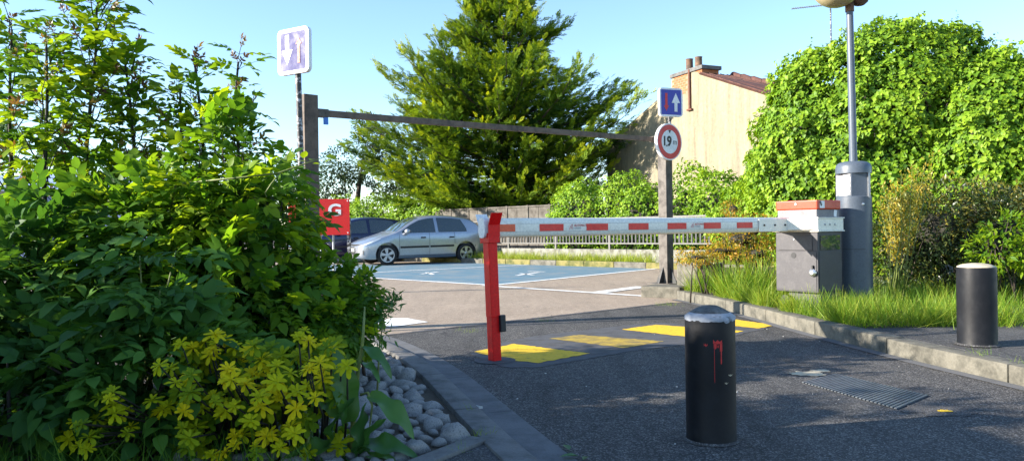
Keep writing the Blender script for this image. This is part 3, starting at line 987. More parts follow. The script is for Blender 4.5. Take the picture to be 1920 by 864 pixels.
# ================================================================ BOLLARDS
def bollard(u, vbase, z, r, h, label, dome, near):
    b = gp(u, vbase, z); b.z = z
    b.y += r*.8
    b.x *= b.y/(b.y-r*.8)
    root = empty('bollard', b); tag(root, label, 'bollard', 'bollards at the car park entrance')
    n = 64
    MB().lathe(b, [(r*1.03, -.04), (r*1.03, .006), (r, .02), (r*1.005, h*.5), (r, h-.012), (r*.985, h)], n, cap=False).build('shaft', 'black_paint', root, smooth=35)
    if near:
        mb = MB()
        vs, fs = [], []
        rr = random.Random(5)
        for j, (q, zz) in enumerate(((1.012, h-.014), (1.016, h+.002), (.80, h+.020), (.54, h+.038), (.30, h+.050), (.02, h+.053))):
            for i in range(n):
                a = 2*math.pi*i/n
                jz = (noise.noise(Vector((math.cos(a)*5, math.sin(a)*5, 2)))*.018 if j == 0 else 0)
                vs.append(b+Vector((r*q*math.cos(a), r*q*math.sin(a), zz+jz)))
        for j in range(5):
            for i in range(n):
                p, q = j*n+i, j*n+(i+1) % n
                fs.append((p, q, q+n, p+n))
        mb.add(vs, [f for f in fs if max(f) < 3*n]).build('cap_rim', 'cap_paint', root, smooth=60)
        MB().add(vs, [f for f in fs if min(f) >= 2*n]).build('cap', 'cap_grey', root, smooth=60)
        # red paint marks with drips, lying on the curved face towards the road
        def mark(a0, a1, z0, z1, nm='paint_mark', mat='graffiti_red'):
            vs, fs = [], []
            for i in range(5):
                a = a0+(a1-a0)*i/4
                for zz in (z0+.004*math.sin(i*2.1), z1+.005*math.cos(i*3)):
                    vs.append(b+Vector((r*1.008*math.sin(a), -r*1.008*math.cos(a), zz)))
            for i in range(4):
                fs.append((2*i, 2*i+2, 2*i+3, 2*i+1))
            MB().add(vs, fs).build(nm, mat, root)
        f0 = -.33
        mark(f0+.20, f0+.55, h-.112, h-.100)
        mark(f0+.22, f0+.33, h-.135, h-.110)
        mark(f0+.46, f0+.56, h-.150, h-.108)
        mark(f0+.49, f0+.54, h-.205, h-.148)
        mark(f0+.235, f0+.25, h-.29, h-.13)
        mark(f0-.16, f0-.02, h-.124, h-.116)
        mark(f0+.36, f0+.42, h-.130, h-.120)
        mark(f0+.85, f0+1.1, h-.262, h-.260, 'scratch', 'cap_sand')
        mark(f0+.66, f0+.82, h-.297, h-.294, 'scratch', 'cap_sand')
    else:
        MB().lathe(b, [(r*.985, h-.004), (r*.96, h+.006), (r*.7, h+.020), (r*.3, h+.028), (.004, h+.030)], n, cap=False).build('cap', 'cap_sand', root, smooth=60)
    # crumbled mortar foot
    vs, fs = [], []
    for j, (q, zz) in enumerate(((1.0, .012), (1.05, .007), (1.12, .0025))):
        for i in range(40):
            a = 2*math.pi*i/40
            k = 1+(q-1)*(1+.8*noise.noise(Vector((math.cos(a)*3, math.sin(a)*3, 7))))
            vs.append(b+Vector((r*1.02*k*math.cos(a), r*1.02*k*math.sin(a), zz+.005)))
    for j in range(2):
        for i in range(40):
            p, q = j*40+i, j*40+(i+1) % 40
            fs.append((p, q, q+40, p+40))
    MB().add(vs, fs).build('mortar_foot', 'footway_asphalt', root, smooth=True)
    return root
bollard(1334, 836, 0.0, .115, .585, 'black bollard with chipped white conical cap and red paint marks', True, True)
bollard(1832.5, 651, KZ-.006, .128, .565, 'plain black bollard with flat sandy top on the raised footway', False, False)

# ================================================================ LAMP POST
lb = at(1604, 585, 8.45); lb.z = KZ-.03
lp = empty('lamp_post', lb); tag(lp, 'blue grey lamp post with wide cylindrical base and slim pole', 'lamp post')
LR = .182
MB().lathe(lb, [(LR, 0), (LR, .32), (LR, .76), (LR, 1.215), (LR*.97, 1.22)], 64).build('base', 'lamp_grey', lp, smooth=35)
ang = -math.atan2(lb.x, lb.y)
def LPt(a, r, z):            # a: angle from the direction facing the camera, positive to the right
    q = math.atan2(-lb.y, -lb.x)+a
    return lb+Vector((r*math.cos(q), r*math.sin(q), z))
def curved_panel(a0, a1, z0, z1, r, name, mat):
    vs, fs = [], []
    for i in range(13):
        a = a0+(a1-a0)*i/12
        vs += [LPt(a, r, z0), LPt(a, r, z1)]
    for i in range(12):
        fs.append((2*i, 2*i+2, 2*i+3, 2*i+1))
    return MB().add(vs, fs).build(name, mat, lp, smooth=True)
curved_panel(-.95, .62, .66, 1.185, LR+.004, 'door', 'lamp_grey')
curved_panel(-.95, .62, .644, .648, LR+.003, 'door_gap', 'black_plastic')
for a in (-.9, .5):
    p = LPt(a, LR, 1.13); d = (p-lb); d.z = 0
    MB().lathe(p, [(.014, 0), (.014, .008), (.007, .012)], 12, axis=d.normalized()).build('bolt', 'silver_lock', lp)
# neck with flat faces
poly = [LPt(a, LR*1.0, 0) for a in (-1.62, -.12, 1.05, 2.2, 3.4)]
MB().prism(xy(*poly) if (poly[1]-poly[0]).cross(poly[2]-poly[1]).z > 0 else xy(*poly[::-1]), lb.z+1.2, lb.z+1.475).build('neck', 'lamp_grey', lp)
e0, e1 = LPt(-1.62, LR, 0), LPt(-.12, LR, 0)
fx = (e1-e0); fx.z = 0; fw = fx.length; fx.normalize(); fn = Vector((fx.y, -fx.x, 0))
if fn.dot(e0-lb) < 0:
    fn = -fn
mid = (e0+e1)/2
MB().box(Vector((mid.x, mid.y, lb.z+1.345))+fn*.002, (fw*.94, .008, .235), Matrix((fx, fn, up)).transposed()).build('socket_panel', 'lamp_panel', lp, bev=.002, seg=1)
for z in (1.40, 1.295):
    MB().lathe(Vector((mid.x, mid.y, lb.z+z))+fn*.005+fx*.02, [(.055, 0), (.052, .008), (.03, .010)], 20, axis=fn).build('socket', 'sign_white', lp)
p = LPt(.98, LR*.985, 1.335)
MB().box(p, (.022, .03, .27)).build('corner_strip', 'galvanised', lp)
MB().lathe(lb, [(LR*1.02, 1.470), (LR*1.02, 1.535), (LR*.96, 1.57), (LR*.80, 1.592), (.10, 1.603), (.06, 1.606)], 64).build('dome_cap', 'lamp_grey', lp, smooth=60)
ptop = at(1593, 14, 8.45)
pb_ = lb+up*1.60
MB().tube([pb_, pb_.lerp(ptop, .5), ptop], [.042, .039, .036], 20).build('pole', 'lamp_grey', lp, smooth=40)
MB().tube([ptop-up*.05, ptop+up*.06], .046, 20).build('collar', 'clay_pot', lp, smooth=40)
gc = at(1569, -33, 8.4)
MB().lathe(gc, [(.277*math.sin(a), -.277*math.cos(a)) for a in [math.pi*i/16 for i in range(17)]], 40, cap=False).build('globe', 'globe', lp, smooth='all')
mb = MB()
mb.box(ptop+Vector((-.10, 0, .055)), (.28, .05, .03))
mb.lathe(ptop+Vector((.11, 0, .09)), [(.05, -.07), (.095, -.03), (.10, .06), (.05, .10)], 8)
mb.build('lamp_bracket', 'clay_pot', lp)

# ================================================================ HEIGHT LIMIT GANTRY
gl = at(580, 400, 7.9); gl.z = 0
grp = at(1250, 531, 11.7); grp.z = .16
gd = (grp-gl); gd.z = 0; gd.normalize()
gn = Vector((gd.y, -gd.x, 0))
GR = Matrix((gd, -gn, up)).transposed()
gan = empty('height_gantry', gl); tag(gan, 'brown steel height limit gantry, two posts and one thin crossbar', 'gantry')
PW = .155
zt = at(580, 179, 7.9).z
MB().box(Vector((gl.x, gl.y, zt/2)), (PW, PW, zt), GR).build('post', 'gantry_brown', gan, bev=.006)
zr = at(1252, 245, 11.7).z
MB().box(Vector((grp.x, grp.y, .16+(zr-.16)/2)), (PW, PW, zr-.16), GR).build('post', 'gantry_grey', gan, bev=.006)
ba = at(594, 212, 7.97); bb = at(1231, 262, 11.65)
t = (bb-ba).normalized(); yv = up.cross(t).normalized(); zv = t.cross(yv)
QB = Matrix((t, yv, zv)).transposed()
MB().box(ba.lerp(bb, .5), ((bb-ba).length, .05, .068), QB).build('crossbar', 'gantry_brown', gan, bev=.004)
for p in (ba+t*.05, bb-t*.05):
    MB().box(p+zv*.0, (.14, .075, .085), QB).build('bar_clamp', 'gantry_grey', gan, bev=.004)
MB().box(ba+t*.09-zv*.075-yv*.02, (.05, .02, .085), QB).build('tag', 'blue_tag', gan, bev=.003)
mb = MB()
for sd in (-1, 1):
    for ax, ay in ((gd, gn), (gn, gd)):
        o = Vector((grp.x, grp.y, .16))+ax*sd*PW/2
        mb.slab([(0, 0), (sd*.12, 0), (sd*.03, .20), (0, .25)] if sd > 0 else [(0, 0), (0, .25), (sd*.03, .20), (sd*.12, 0)], o+ay*.006, ax, up, ay, .012)
mb.build('gusset', 'railing_dark', gan)
MB().box(Vector((grp.x, grp.y, .165)), (.42, .42, .012), GR).build('foot_plate', 'gantry_grey', gan)

# signs: rounded plates with printed arrows
def rounded(w, h, r, k=6):
    pts = []
    for cx, cy, a0 in ((w/2-r, h/2-r, 0), (-w/2+r, h/2-r, 90), (-w/2+r, -h/2+r, 180), (w/2-r, -h/2+r, 270)):
        for i in range(k+1):
            a = R(a0+90*i/k)
            pts.append((cx+r*math.cos(a), cy+r*math.sin(a)))
    return pts
def arrow(cx, cy, h, sw, hw_, hl, upw):
    s = 1 if upw else -1
    p = [(-sw/2, -h/2*s), (sw/2, -h/2*s), (sw/2, (h/2-hl)*s), (hw_/2, (h/2-hl)*s), (0, h/2*s), (-hw_/2, (h/2-hl)*s), (-sw/2, (h/2-hl)*s)]
    p = [(cx+x, cy+y) for x, y in p]
    return p if s > 0 else p[::-1]
def square_sign(name, c, ax, n, w, h, label, faces, pole=None):
    ay = n.cross(ax)
    if ay.z < 0:
        ay = -ay
    root = empty(name, c-ay*h/2); tag(root, label, 'sign')
    MB().slab(rounded(w, h, .055), c, ax, ay, n, .045).build('rim', 'sign_white', root, smooth=50)
    for k, (poly, m, nm) in enumerate(faces):
        MB().slab(poly, c+n*(.002+.002*k), ax, ay, n, .0015).build(nm, m, root)
    return root
# right: blue square, red down arrow, white up arrow (faces the road, away from the sun)
n1 = Vector((.34, -.94, 0)).normalized(); a1 = Vector((-n1.y, n1.x, 0))
c1 = at(1258.5, 192, 11.55)
square_sign('priority_sign', c1, a1, n1, .40, .43, 'blue square priority sign with red down arrow and white up arrow', [
    (rounded(.345, .375, .012), 'sign_blue', 'blue_field'),
    (arrow(-.085, .0, .27, .042, .085, .085, False), 'sign_red', 'red_arrow'),
    (arrow(.078, .0, .28, .052, .145, .15, True), 'sign_white', 'white_arrow')])
pp = c1-n1*.055
sp1 = empty('sign_pole', (pp.x, pp.y, at(1258, 240, 11.6).z)); tag(sp1, 'short dark pole carrying the blue square sign on the right gantry post', 'pole')
MB().tube([Vector((pp.x, pp.y, at(1258, 300, 11.6).z)), Vector((pp.x, pp.y, c1.z+.1))], .026, 12).build('tube', 'pole_chipped', sp1)
# right: round 1.9 m sign
n2 = Vector((.60, -.80, 0)).normalized(); a2 = Vector((-n2.y, n2.x, 0))
c2 = at(1255.5, 266, 11.5)
rsn = empty('height_sign', c2-up*.28); tag(rsn, 'round white sign with red rim and height limit 1.9m', 'sign')
def disc(r, k=48):
    return [(r*math.cos(2*math.pi*i/k), r*math.sin(2*math.pi*i/k)) for i in range(k)]
MB().slab(disc(.275), c2, a2, up, n2, .05).build('rim', 'sign_white', rsn, smooth=50)
MB().slab(disc(.257), c2+n2*.002, a2, up, n2, .0015).build('red_ring', 'sign_red', rsn)
MB().slab(disc(.178), c2+n2*.004, a2, up, n2, .0015).build('white_field', 'sign_white', rsn)
MB().slab([(-.03, .175), (0, .125), (.03, .175)], c2+n2*.006, a2, up, n2, .0015).build('height_mark', 'black_ink', rsn)
text_mesh('1', .19, 'black_ink', c2+n2*.006-a2*.115+up*.0, a2, up, n2, .007, 1, 0, 'lettering', rsn)
MB().slab([(x_-.066, y_-.062) for x_, y_ in disc(.015, 12)], c2+n2*.006, a2, up, n2, .0015).build('lettering', 'black_ink', rsn)
text_mesh('9', .20, 'black_ink', c2+n2*.006+a2*-.012, a2, up, n2, .008, 1, 0, 'lettering', rsn)
text_mesh('m', .125, 'black_ink', c2+n2*.006+a2*.112-up*.0, a2, up, n2, .0, 1.0, 0, 'lettering', rsn)
# left: faded sign on its own pole, facing the sun
n3 = Vector((-.50, -.86, 0)).normalized(); a3 = Vector((-n3.y, n3.x, 0))
c3 = at(549, 96, 7.7)
square_sign('priority_sign', c3, a3, n3, .43, .455, 'faded violet priority sign with white down arrow on tall pole', [
    (rounded(.345, .385, .02), 'sign_faded', 'blue_field'),
    (arrow(-.075, .015, .30, .05, .145, .15, False), 'sign_white', 'white_arrow'),
    (arrow(.085, .0, .26, .035, .085, .07, True), 'sign_orange', 'orange_arrow')])
# slight tilt of the pole as in the photo
pbase = at(571, 420, 7.62); pbase.z = 0
ptp = c3-n3*.06+up*.15
spl = empty('sign_pole', pbase); tag(spl, 'tall thin chipped pole of the faded sign beside the brown gantry post', 'pole')
MB().tube([pbase, ptp], .030, 14).build('tube', 'pole_chipped', spl, smooth=40)

# red board on posts behind the shrub
n4 = Vector((.10, -.99, 0)).normalized(); a4 = Vector((-n4.y, n4.x, 0))
rb_d = 12.5
c4 = at(598, 407, rb_d)
rbd = empty('red_board', Vector((c4.x, c4.y, 0))); tag(rbd, 'red board with white letter G on thin grey posts behind the shrub', 'sign')
bw, bh = .98, .585
MB().slab([(-bw/2, -bh/2), (bw/2, -bh/2), (bw/2, bh/2), (-bw/2, bh/2)], c4, a4, up, n4, .02).build('panel', 'board_red', rbd)
text_mesh('G', .26, 'sign_white', c4+n4*.003+a4*.255+up*.105, a4, up, n4, .008, 1.15, 0, 'lettering', rbd)
MB().box(c4+n4*.003+a4*(-.07)-up*.15, (.05, .004, .09)).build('lettering', 'sign_white', rbd)
for x in (-.30, .02, .22):
    p = c4+a4*x-n4*.045
    MB().tube([(p.x, p.y, 0), (p.x, p.y, c4.z+.2)], .018, 8).build('post', 'galvanised', rbd)
p = c4+a4*.47-n4*.06
MB().box((p.x, p.y, (c4.z)/2), (.055, .05, c4.z)).build('post', 'pole_chipped', rbd)
for x in (-.46, .46):
    for z in (-.26, .26):
        MB().lathe(c4+a4*x+up*z, [(.012, 0), (.010, .006)], 8, axis=n4).build('screw', 'sign_white', rbd)

# concrete blocks by the right gantry post
k0, k1 = gp(1201, 557), gp(1275, 560)
blk = empty('concrete_kerb_block', k0); tag(blk, 'short mossy concrete kerb block under the right gantry post', 'block')
t = (k1-k0).normalized(); nn = Vector((-t.y, t.x, 0))
MB().prism(xy(k0, k1, k1+nn*1.5, k0+nn*1.5), -.02, .165).build('block', 'concrete_warm', blk, bev=.03)
k0 = gp(1284, 543, .12); k0.z = 0
blk = empty('concrete_block', k0); tag(blk, 'rough concrete block standing in the grass beside the gantry', 'block')
Q = Matrix.Rotation(.55, 3, 'Z')
MB().box(Vector((k0.x+.30, k0.y+.30, .28)), (.55, .42, .42), Q).build('block', 'concrete_warm', blk, bev=.03)

# ================================================================ CARS
PROF = [(0.0, .52), (.04, .62), (.18, .70), (.45, .80), (.80, .90), (1.08, .985), (1.30, 1.10), (1.60, 1.285), (1.90, 1.42), (2.20, 1.485), (2.60, 1.505), (3.05, 1.485), (3.45, 1.44), (3.72, 1.375), (3.92, 1.24), (4.05, 1.06), (4.14, .92), (4.19, .72), (4.20, .55)]
PLAN = [(0.0, .52), (.05, .66), (.15, .755), (.35, .825), (.8, .865), (1.6, .875), (3.0, .87), (3.6, .845), (3.95, .795), (4.12, .72), (4.20, .60)]
BOT = [(0.0, .30), (.08, .21), (.3, .18), (3.8, .19), (4.1, .26), (4.2, .36)]
def ip(tab, x):
    return float(np.interp(x, [a for a, b in tab], [b for a, b in tab]))
def section(x):
    zt, w, zb_ = ip(PROF, x), ip(PLAN, x), ip(BOT, x)
    belt = min(.93+.035*(x-1)/3, zt-.045)
    g = min(1.0, max(0.0, (zt-belt-.045)/.45))
    yr = w*(.93-.27*g)                       # half width at the roof edge
    pts = [(w*.90, zb_), (w*.965, zb_+.05), (w*.985, zb_+.14)]
    lo = zb_+.14
    for k, yy in ((.35, .998), (.65, 1.0), (.9, .985)):
        pts.append((w*yy, lo+(belt-lo)*k))
    pts.append((w*(.96), belt))
    for k in (.33, .66, .9):
        pts.append((w*.955+(yr-w*.955)*k+.012*math.sin(k*3.1), belt+(zt-belt-.02)*k))
    pts += [(yr*.93, zt-.012), (yr*.75, zt+.006), (yr*.4, zt+.02), (0.0, zt+.026)]
    return pts
def side_y(x, z):
    p = section(x)[:11]
    return float(np.interp(z, [b for a, b in p], [a for a, b in p]))
def top_z(x, y):
    p = section(x)[9:]
    p = sorted([(a, b) for a, b in p])
    return float(np.interp(abs(y), [a for a, b in p], [b for a, b in p]))
def make_car(paint, label, origin, heading):
    """origin: ground point under the middle of the car; heading: angle of the nose"""
    root = empty('parked_car', (0, 0, 0))
    tag(root, label, 'car', 'cars parked by the railing')
    xs = sorted(set([0, .02, .05, .1, .18, .3, .45, .62, .8, .95, 1.08, 1.2, 1.35, 1.5, 1.65, 1.8, 1.95, 2.1, 2.3, 2.5, 2.7, 2.9, 3.1, 3.3, 3.45, 3.6, 3.72, 3.82, 3.92, 4.0, 4.07, 4.13, 4.17, 4.2]))
    rows = [section(x) for x in xs]
    k = len(rows[0])
    vs, fs = [], []
    for x, r in zip(xs, rows):
        ring_ = [(x, -y, z) for y, z in r]+[(x, y, z) for y, z in r[-2::-1]]
        vs += ring_
    m = 2*k-1
    for i in range(len(xs)-1):
        for j in range(m):
            a, b = i*m+j, i*m+(j+1) % m
            fs.append((a, b, b+m, a+m))
    fs += [tuple(range(m-1, -1, -1)), tuple(range((len(xs)-1)*m, len(xs)*m))]
    body_ = MB().add(vs, fs).mesh('body', paint, 'all')
    bo = bpy.data.objects.new('body', body_); COL.objects.link(bo)
    # wheel arches cut out of the body
    cut = MB()
    for ax in (.82, 3.43):
        for sy in (-1, 1):
            cut.lathe((ax, sy*.95, .32), [(.365, -.33), (.365, .33)], 40, axis=(0, 1, 0))
    cm = cut.mesh('cut', 'black_plastic')
    cobj = bpy.data.objects.new('cut', cm); COL.objects.link(cobj)
    md = bo.modifiers.new('b', 'BOOLEAN'); md.operation = 'DIFFERENCE'; md.object = cobj; md.solver = 'EXACT'
    bpy.context.view_layer.update()
    me = bpy.data.meshes.new_from_object(bo.evaluated_get(bpy.context.evaluated_depsgraph_get()))
    bpy.data.objects.remove(bo); bpy.data.objects.remove(cobj)
    me.set_sharp_from_angle(angle=R(42))
    body = bpy.data.objects.new('body', me); COL.objects.link(body); body.parent = root
    def part(mb, name, mat, parent=root, **kw):
        o = bpy.data.objects.new(name, mb.mesh(name, mat, **kw)); COL.objects.link(o); o.parent = parent
        return o
    def skin(poly_fn, name, mat, off, nx=14, nz=6, parent=root):
        """patch on the flank: poly_fn(u) -> (x, z_low, z_high); both flanks are separate parts"""
        for sy in (-1, 1):
            vs, fs = [], []
            for i in range(nx+1):
                x, z0, z1 = poly_fn(i/nx)
                for j in range(nz+1):
                    z = z0+(z1-z0)*j/nz
                    vs.append((x, sy*(side_y(x, z)+off), z))
            for i in range(nx):
                for j in range(nz):
                    a = i*(nz+1)+j
                    fs.append((a, a+nz+1, a+nz+2, a+1))
            part(MB().add(vs, fs), name, mat, parent, smooth='all')
    belt = lambda x: .945+.035*(x-1)/3
    roof = lambda x: ip(PROF, x)-.075
    ap = lambda x: min(roof(x), .96+(x-1.22)*.70)
    skin(lambda u: (1.30+1.10*u, belt(1.30+1.10*u)+.015, max(belt(1.30+1.10*u)+.02, min(ap(1.30+1.10*u), 1.42))), 'front_window', 'car_glass', .006)
    def rear(u):
        x = 2.50+.98*u
        zh = min(1.425, roof(x))
        if u > .86:
            zh = belt(x)+.02+(zh-belt(x)-.02)*(1-(u-.86)/.14*.75)
        return x, belt(x)+.015, zh
    skin(rear, 'rear_window', 'car_glass', .006)
    def top_patch(x0, x1, wf, name, mat):
        vs, fs = [], []
        for i in range(11):
            x = x0+(x1-x0)*i/10
            for j in range(13):
                y = wf(x)*(-1+2*j/12)
                vs.append((x, y, top_z(x, y)+.006))
        for i in range(10):
            for j in range(12):
                a = i*13+j
                fs.append((a, a+13, a+14, a+1))
        part(MB().add(vs, fs), name, mat, smooth='all')
    edge = lambda x: section(x)[10][0]*.98
    top_patch(1.12, 1.93, edge, 'windscreen', 'car_glass')
    top_patch(3.62, 3.98, lambda x: edge(x)*.9, 'rear_screen', 'car_glass')
    # mouldings, shut lines, handles
    skin(lambda u: (1.22+.93*u, .50+.01*u, .56+.01*u), 'side_moulding', 'black_plastic', .014, nz=1)
    skin(lambda u: (2.20+.80*u, .512+.01*u, .572+.01*u), 'side_moulding', 'black_plastic', .014, nz=1)
    for x0 in (1.19, 2.175, 3.03):
        skin(lambda u, x0=x0: (x0+.009*u, .30 if x0 < 3 else .62, belt(x0)), 'shut_line', 'black_plastic', .0035, nx=1, nz=8)
    skin(lambda u: (1.15+2.0*u, .268, .282), 'sill_line', 'black_plastic', .004, nz=1)
    for x in (2.02, 2.98):
        skin(lambda u, x=x: (x-.13+.16*u, .80, .84), 'door_handle', 'black_plastic', .025, nx=4, nz=2)
    for sy in (-1, 1):
        part(MB().lathe((1.42, sy*.95, 1.01), [(.02, -.10), (.075, -.05), (.085, .02), (.05, .09)], 14, axis=(.25, sy, .1)), 'mirror', paint, smooth='all')
        # headlamp: swept lens
        vs, fs = [], []
        for i in range(9):
            u = i/8
            x = .10+.52*u
            zc = .66+.16*u
            for j in range(5):
                z = zc+(.075-.05*u)*(-1+2*j/4)
                z = min(z, ip(PROF, x)-.03)
                vs.append((x, sy*(side_y(x, z)+.008), z))
        for i in range(8):
            for j in range(4):
                a = i*5+j
                fs.append((a, a+5, a+6, a+1))
        part(MB().add(vs, fs), 'headlamp', 'lamp_lens', smooth='all')
        vs, fs = [], []
        for i in range(5):
            x = 3.98+.15*i/4
            for j in range(5):
                z = .80+.19*j/4
                z = min(z, ip(PROF, x)-.05)
                vs.append((x, sy*(side_y(x, z)+.010), z))
        for i in range(4):
            for j in range(4):
                a = i*5+j
                fs.append((a, a+5, a+6, a+1))
        part(MB().add(vs, fs), 'tail_lamp', 'tail_red', smooth='all')
    # bumper bands follow the plan at nose and tail
    def wrap(x_end, z0, z1, xr, name, mat, off=.012, tail=False):
        pts = []
        N = 22
        for i in range(N+1):
            u = i/N
            x = xr*abs(1-2*u)**1.6
            xx = (4.2-x) if tail else x
            sy = -1 if u < .5 else 1
            pts.append((xx, sy))
        vs, fs = [], []
        for i, (xx, sy) in enumerate(pts):
            for z in (z0, z1):
                y = side_y(min(max(xx, .0), 4.2), z)*min(1, (abs(1-2*i/N)**.5)*1.0)
                nx = off if tail else -off
                vs.append((xx+nx, sy*(y+off*.6), z))
        for i in range(N):
            fs.append((2*i, 2*i+2, 2*i+3, 2*i+1))
        part(MB().add(vs, fs), name, mat, smooth='all')
    wrap(0, .50, .57, .62, 'bumper_strip', 'black_plastic')
    wrap(0, .33, .45, .12, 'air_intake', 'black_plastic')
    wrap(0, .60, .65, .10, 'grille', 'black_plastic')
    wrap(0, .50, .57, .45, 'bumper_strip', 'black_plastic', tail=True)
    part(MB().box((-.02, 0, .47), (.02, .5, .11)), 'number_plate', 'plate_white')
    part(MB().box((2.1, 0, .26), (3.9, 1.3, .12)), 'underbody', 'black_plastic')
    for ax in (.82, 3.43):
        part(MB().box((ax, 0, .42), (.66, 1.45, .34)), 'wheel_well', 'black_plastic')
    for ax, st in ((.82, R(9)), (3.43, 0)):
        for sy in (-1, 1):
            c = Vector((ax, sy*.775, .305))
            axd = Vector((-math.sin(st)*sy, math.cos(st)*sy, 0)) if sy else None
            axd = Vector((math.sin(st), math.cos(st), 0))*sy
            w = part(MB().lathe(c, [(.20, -.095), (.28, -.095), (.303, -.07), (.305, 0), (.303, .07), (.28, .092), (.205, .088)], 36, cap=False, axis=axd), 'wheel', 'tyre', smooth=50)
            part(MB().lathe(c, [(.21, .02), (.01, .02)], 24, cap=False, axis=axd), 'rim_back', 'black_plastic', w)
            mb = MB()
            q = Vector((0, 0, 1)).rotation_difference(axd).to_matrix()
            for s_ in range(5):
                a = 2*math.pi*s_/5+.3
                d = Vector((math.cos(a), math.sin(a), 0)); pz = Vector((-math.sin(a), math.cos(a), 0))
                p4 = [d*.03-pz*.025, d*.20-pz*.055, d*.20+pz*.055, d*.03+pz*.025]
                mb.add([c+q @ (p+Vector((0, 0, .075))) for p in p4]+[c+q @ (p+Vector((0, 0, .03))) for p in p4], [(0, 1, 2, 3), (0, 4, 5, 1), (1, 5, 6, 2), (2, 6, 7, 3), (3, 7, 4, 0)])
            mb.lathe(c, [(.215, .05), (.215, .09), (.192, .088), (.190, .04)], 36, cap=False, axis=axd)
            mb.lathe(c, [(.045, .04), (.045, .082), (.03, .09)], 16, axis=axd)
            part(mb, 'rim', 'alloy', w, smooth=30)
    # place: local +x runs from nose to tail
    root.matrix_world = Matrix.Translation(origin) @ Matrix.Rotation(heading, 4, 'Z') @ Matrix.Translation((-2.1, 0, 0))
    root.location = root.matrix_world.translation
    return root
fw_ = at(728, 499, 23.2); rw_ = at(869, 488, 24.4)
hd = math.atan2(rw_.y-fw_.y, rw_.x-fw_.x)
cx_ = Vector(((fw_.x+rw_.x)/2, (fw_.y+rw_.y)/2, 0.0))
side_n = Vector((-math.sin(hd), math.cos(hd), 0))
ctr = cx_+side_n*.80
ctr.z = 0.005
make_car('silver_paint', 'silver hatchback parked in the blue bay, nose to the left', ctr, hd)
c_blue = ctr+side_n*2.45+Vector((-1.0, 0, 0))-Vector((math.cos(hd), math.sin(hd), 0))*.35
make_car('blue_car_paint', 'dark blue car parked beyond the silver hatchback', c_blue, hd)

# ================================================================ RAILING, LOW WALL, KERB
fa = Vector((-7.2, 31.6, 0)); fe = Vector((8.4, 15.7, 0))
fd = (fe-fa).normalized(); fnn = Vector((-fd.y, fd.x, 0))      # fnn points away from the car park
if fnn.y < 0:
    fnn = -fnn
FL = (fe-fa).length
def FPt(s, t, z):
    return fa+fd*s+fnn*t+up*z
QF = Matrix((fd, fnn, up)).transposed()
lw = empty('low_wall', fa); tag(lw, 'low weathered white wall carrying the dark railing', 'wall')
nseg = 9
for i in range(nseg):
    a, b = FL*i/nseg+.004, FL*(i+1)/nseg-.004
    MB().box(FPt((a+b)/2, 0, .22), (b-a, .24, .44), QF).build('wall_block', 'concrete_pale', lw, bev=.02)
kb = empty('bay_kerb', fa); tag(kb, kind='structure')
nk = 22
for i in range(nk):
    a, b = FL*i/nk+.006, FL*(i+1)/nk-.006
    MB().box(FPt((a+b)/2, -1.05, .065), (b-a, .16, .17), QF).build('kerb_stone', 'mossy' if i % 3 else 'concrete_warm', kb, bev=.02)
mb = MB()
mb.prism(xy(FPt(0, -.97, 0), FPt(FL, -.97, 0), FPt(FL, -.12, 0), FPt(0, -.12, 0)), -.02, .10)
ms = mb.build('moss_strip', 'mossy'); tag(ms, kind='structure')
rl = empty('railing', fa); tag(rl, 'dark metal bar railing with pale rails on the low wall behind the bays', 'railing')
for z, h in ((1.30, .045), (.60, .035)):
    MB().box(FPt(FL/2, 0, z), (FL, .05, h), QF).build('rail', 'railing_light', rl)
npost = 11
for i in range(npost+1):
    MB().box(FPt(min(max(FL*i/npost, .03), FL-.03), 0, .88), (.055, .055, .88), QF).build('post', 'railing_light', rl)
bar_me = None
nb = 178
for i in range(nb):
    s_ = (i+.5)*FL/nb
    if bar_me is None:
        mm = MB().box((0, 0, 0), (.042, .034, .70), QF)
        bar_me = mm.mesh('bar', 'railing_dark')
    o = link('bar', bar_me, None)
    o.parent = rl
    p = FPt(s_, 0, .95)-fa
    o.location = p

# weathered board fence behind the railing, below the conifer
pf = empty('board_fence', FPt(5, 1.7, 0)); tag(pf, 'weathered grey panel fence below the conifer', 'fence')
ps0, ps1 = FPt(4.0, 1.9, 0), FPt(11.2, 1.9, 0)
pd = (ps1-ps0).normalized(); PL = (ps1-ps0).length
QP = Matrix((pd, up.cross(pd), up)).transposed()
npn = 7
for i in range(npn):
    a, b = PL*i/npn, PL*(i+1)/npn
    for z0, z1 in ((.2, .74), (.76, 1.30), (1.32, 1.78)):
        for h in range(2):
            x0 = a+.04+(b-a-.08)*h/2; x1 = a+.04+(b-a-.08)*(h+1)/2-.02
            MB().box(ps0+pd*(x0+x1)/2+up*(z0+z1)/2, (x1-x0, .03, z1-z0), QP).build('board', 'weathered_wood', pf)
    MB().box(ps0+pd*a+up*.93, (.08, .09, 1.86), QP).build('post', 'weathered_wood', pf)
MB().box(ps0+pd*PL/2+up*1.82, (PL, .07, .05), QP).build('top_rail', 'weathered_wood', pf)

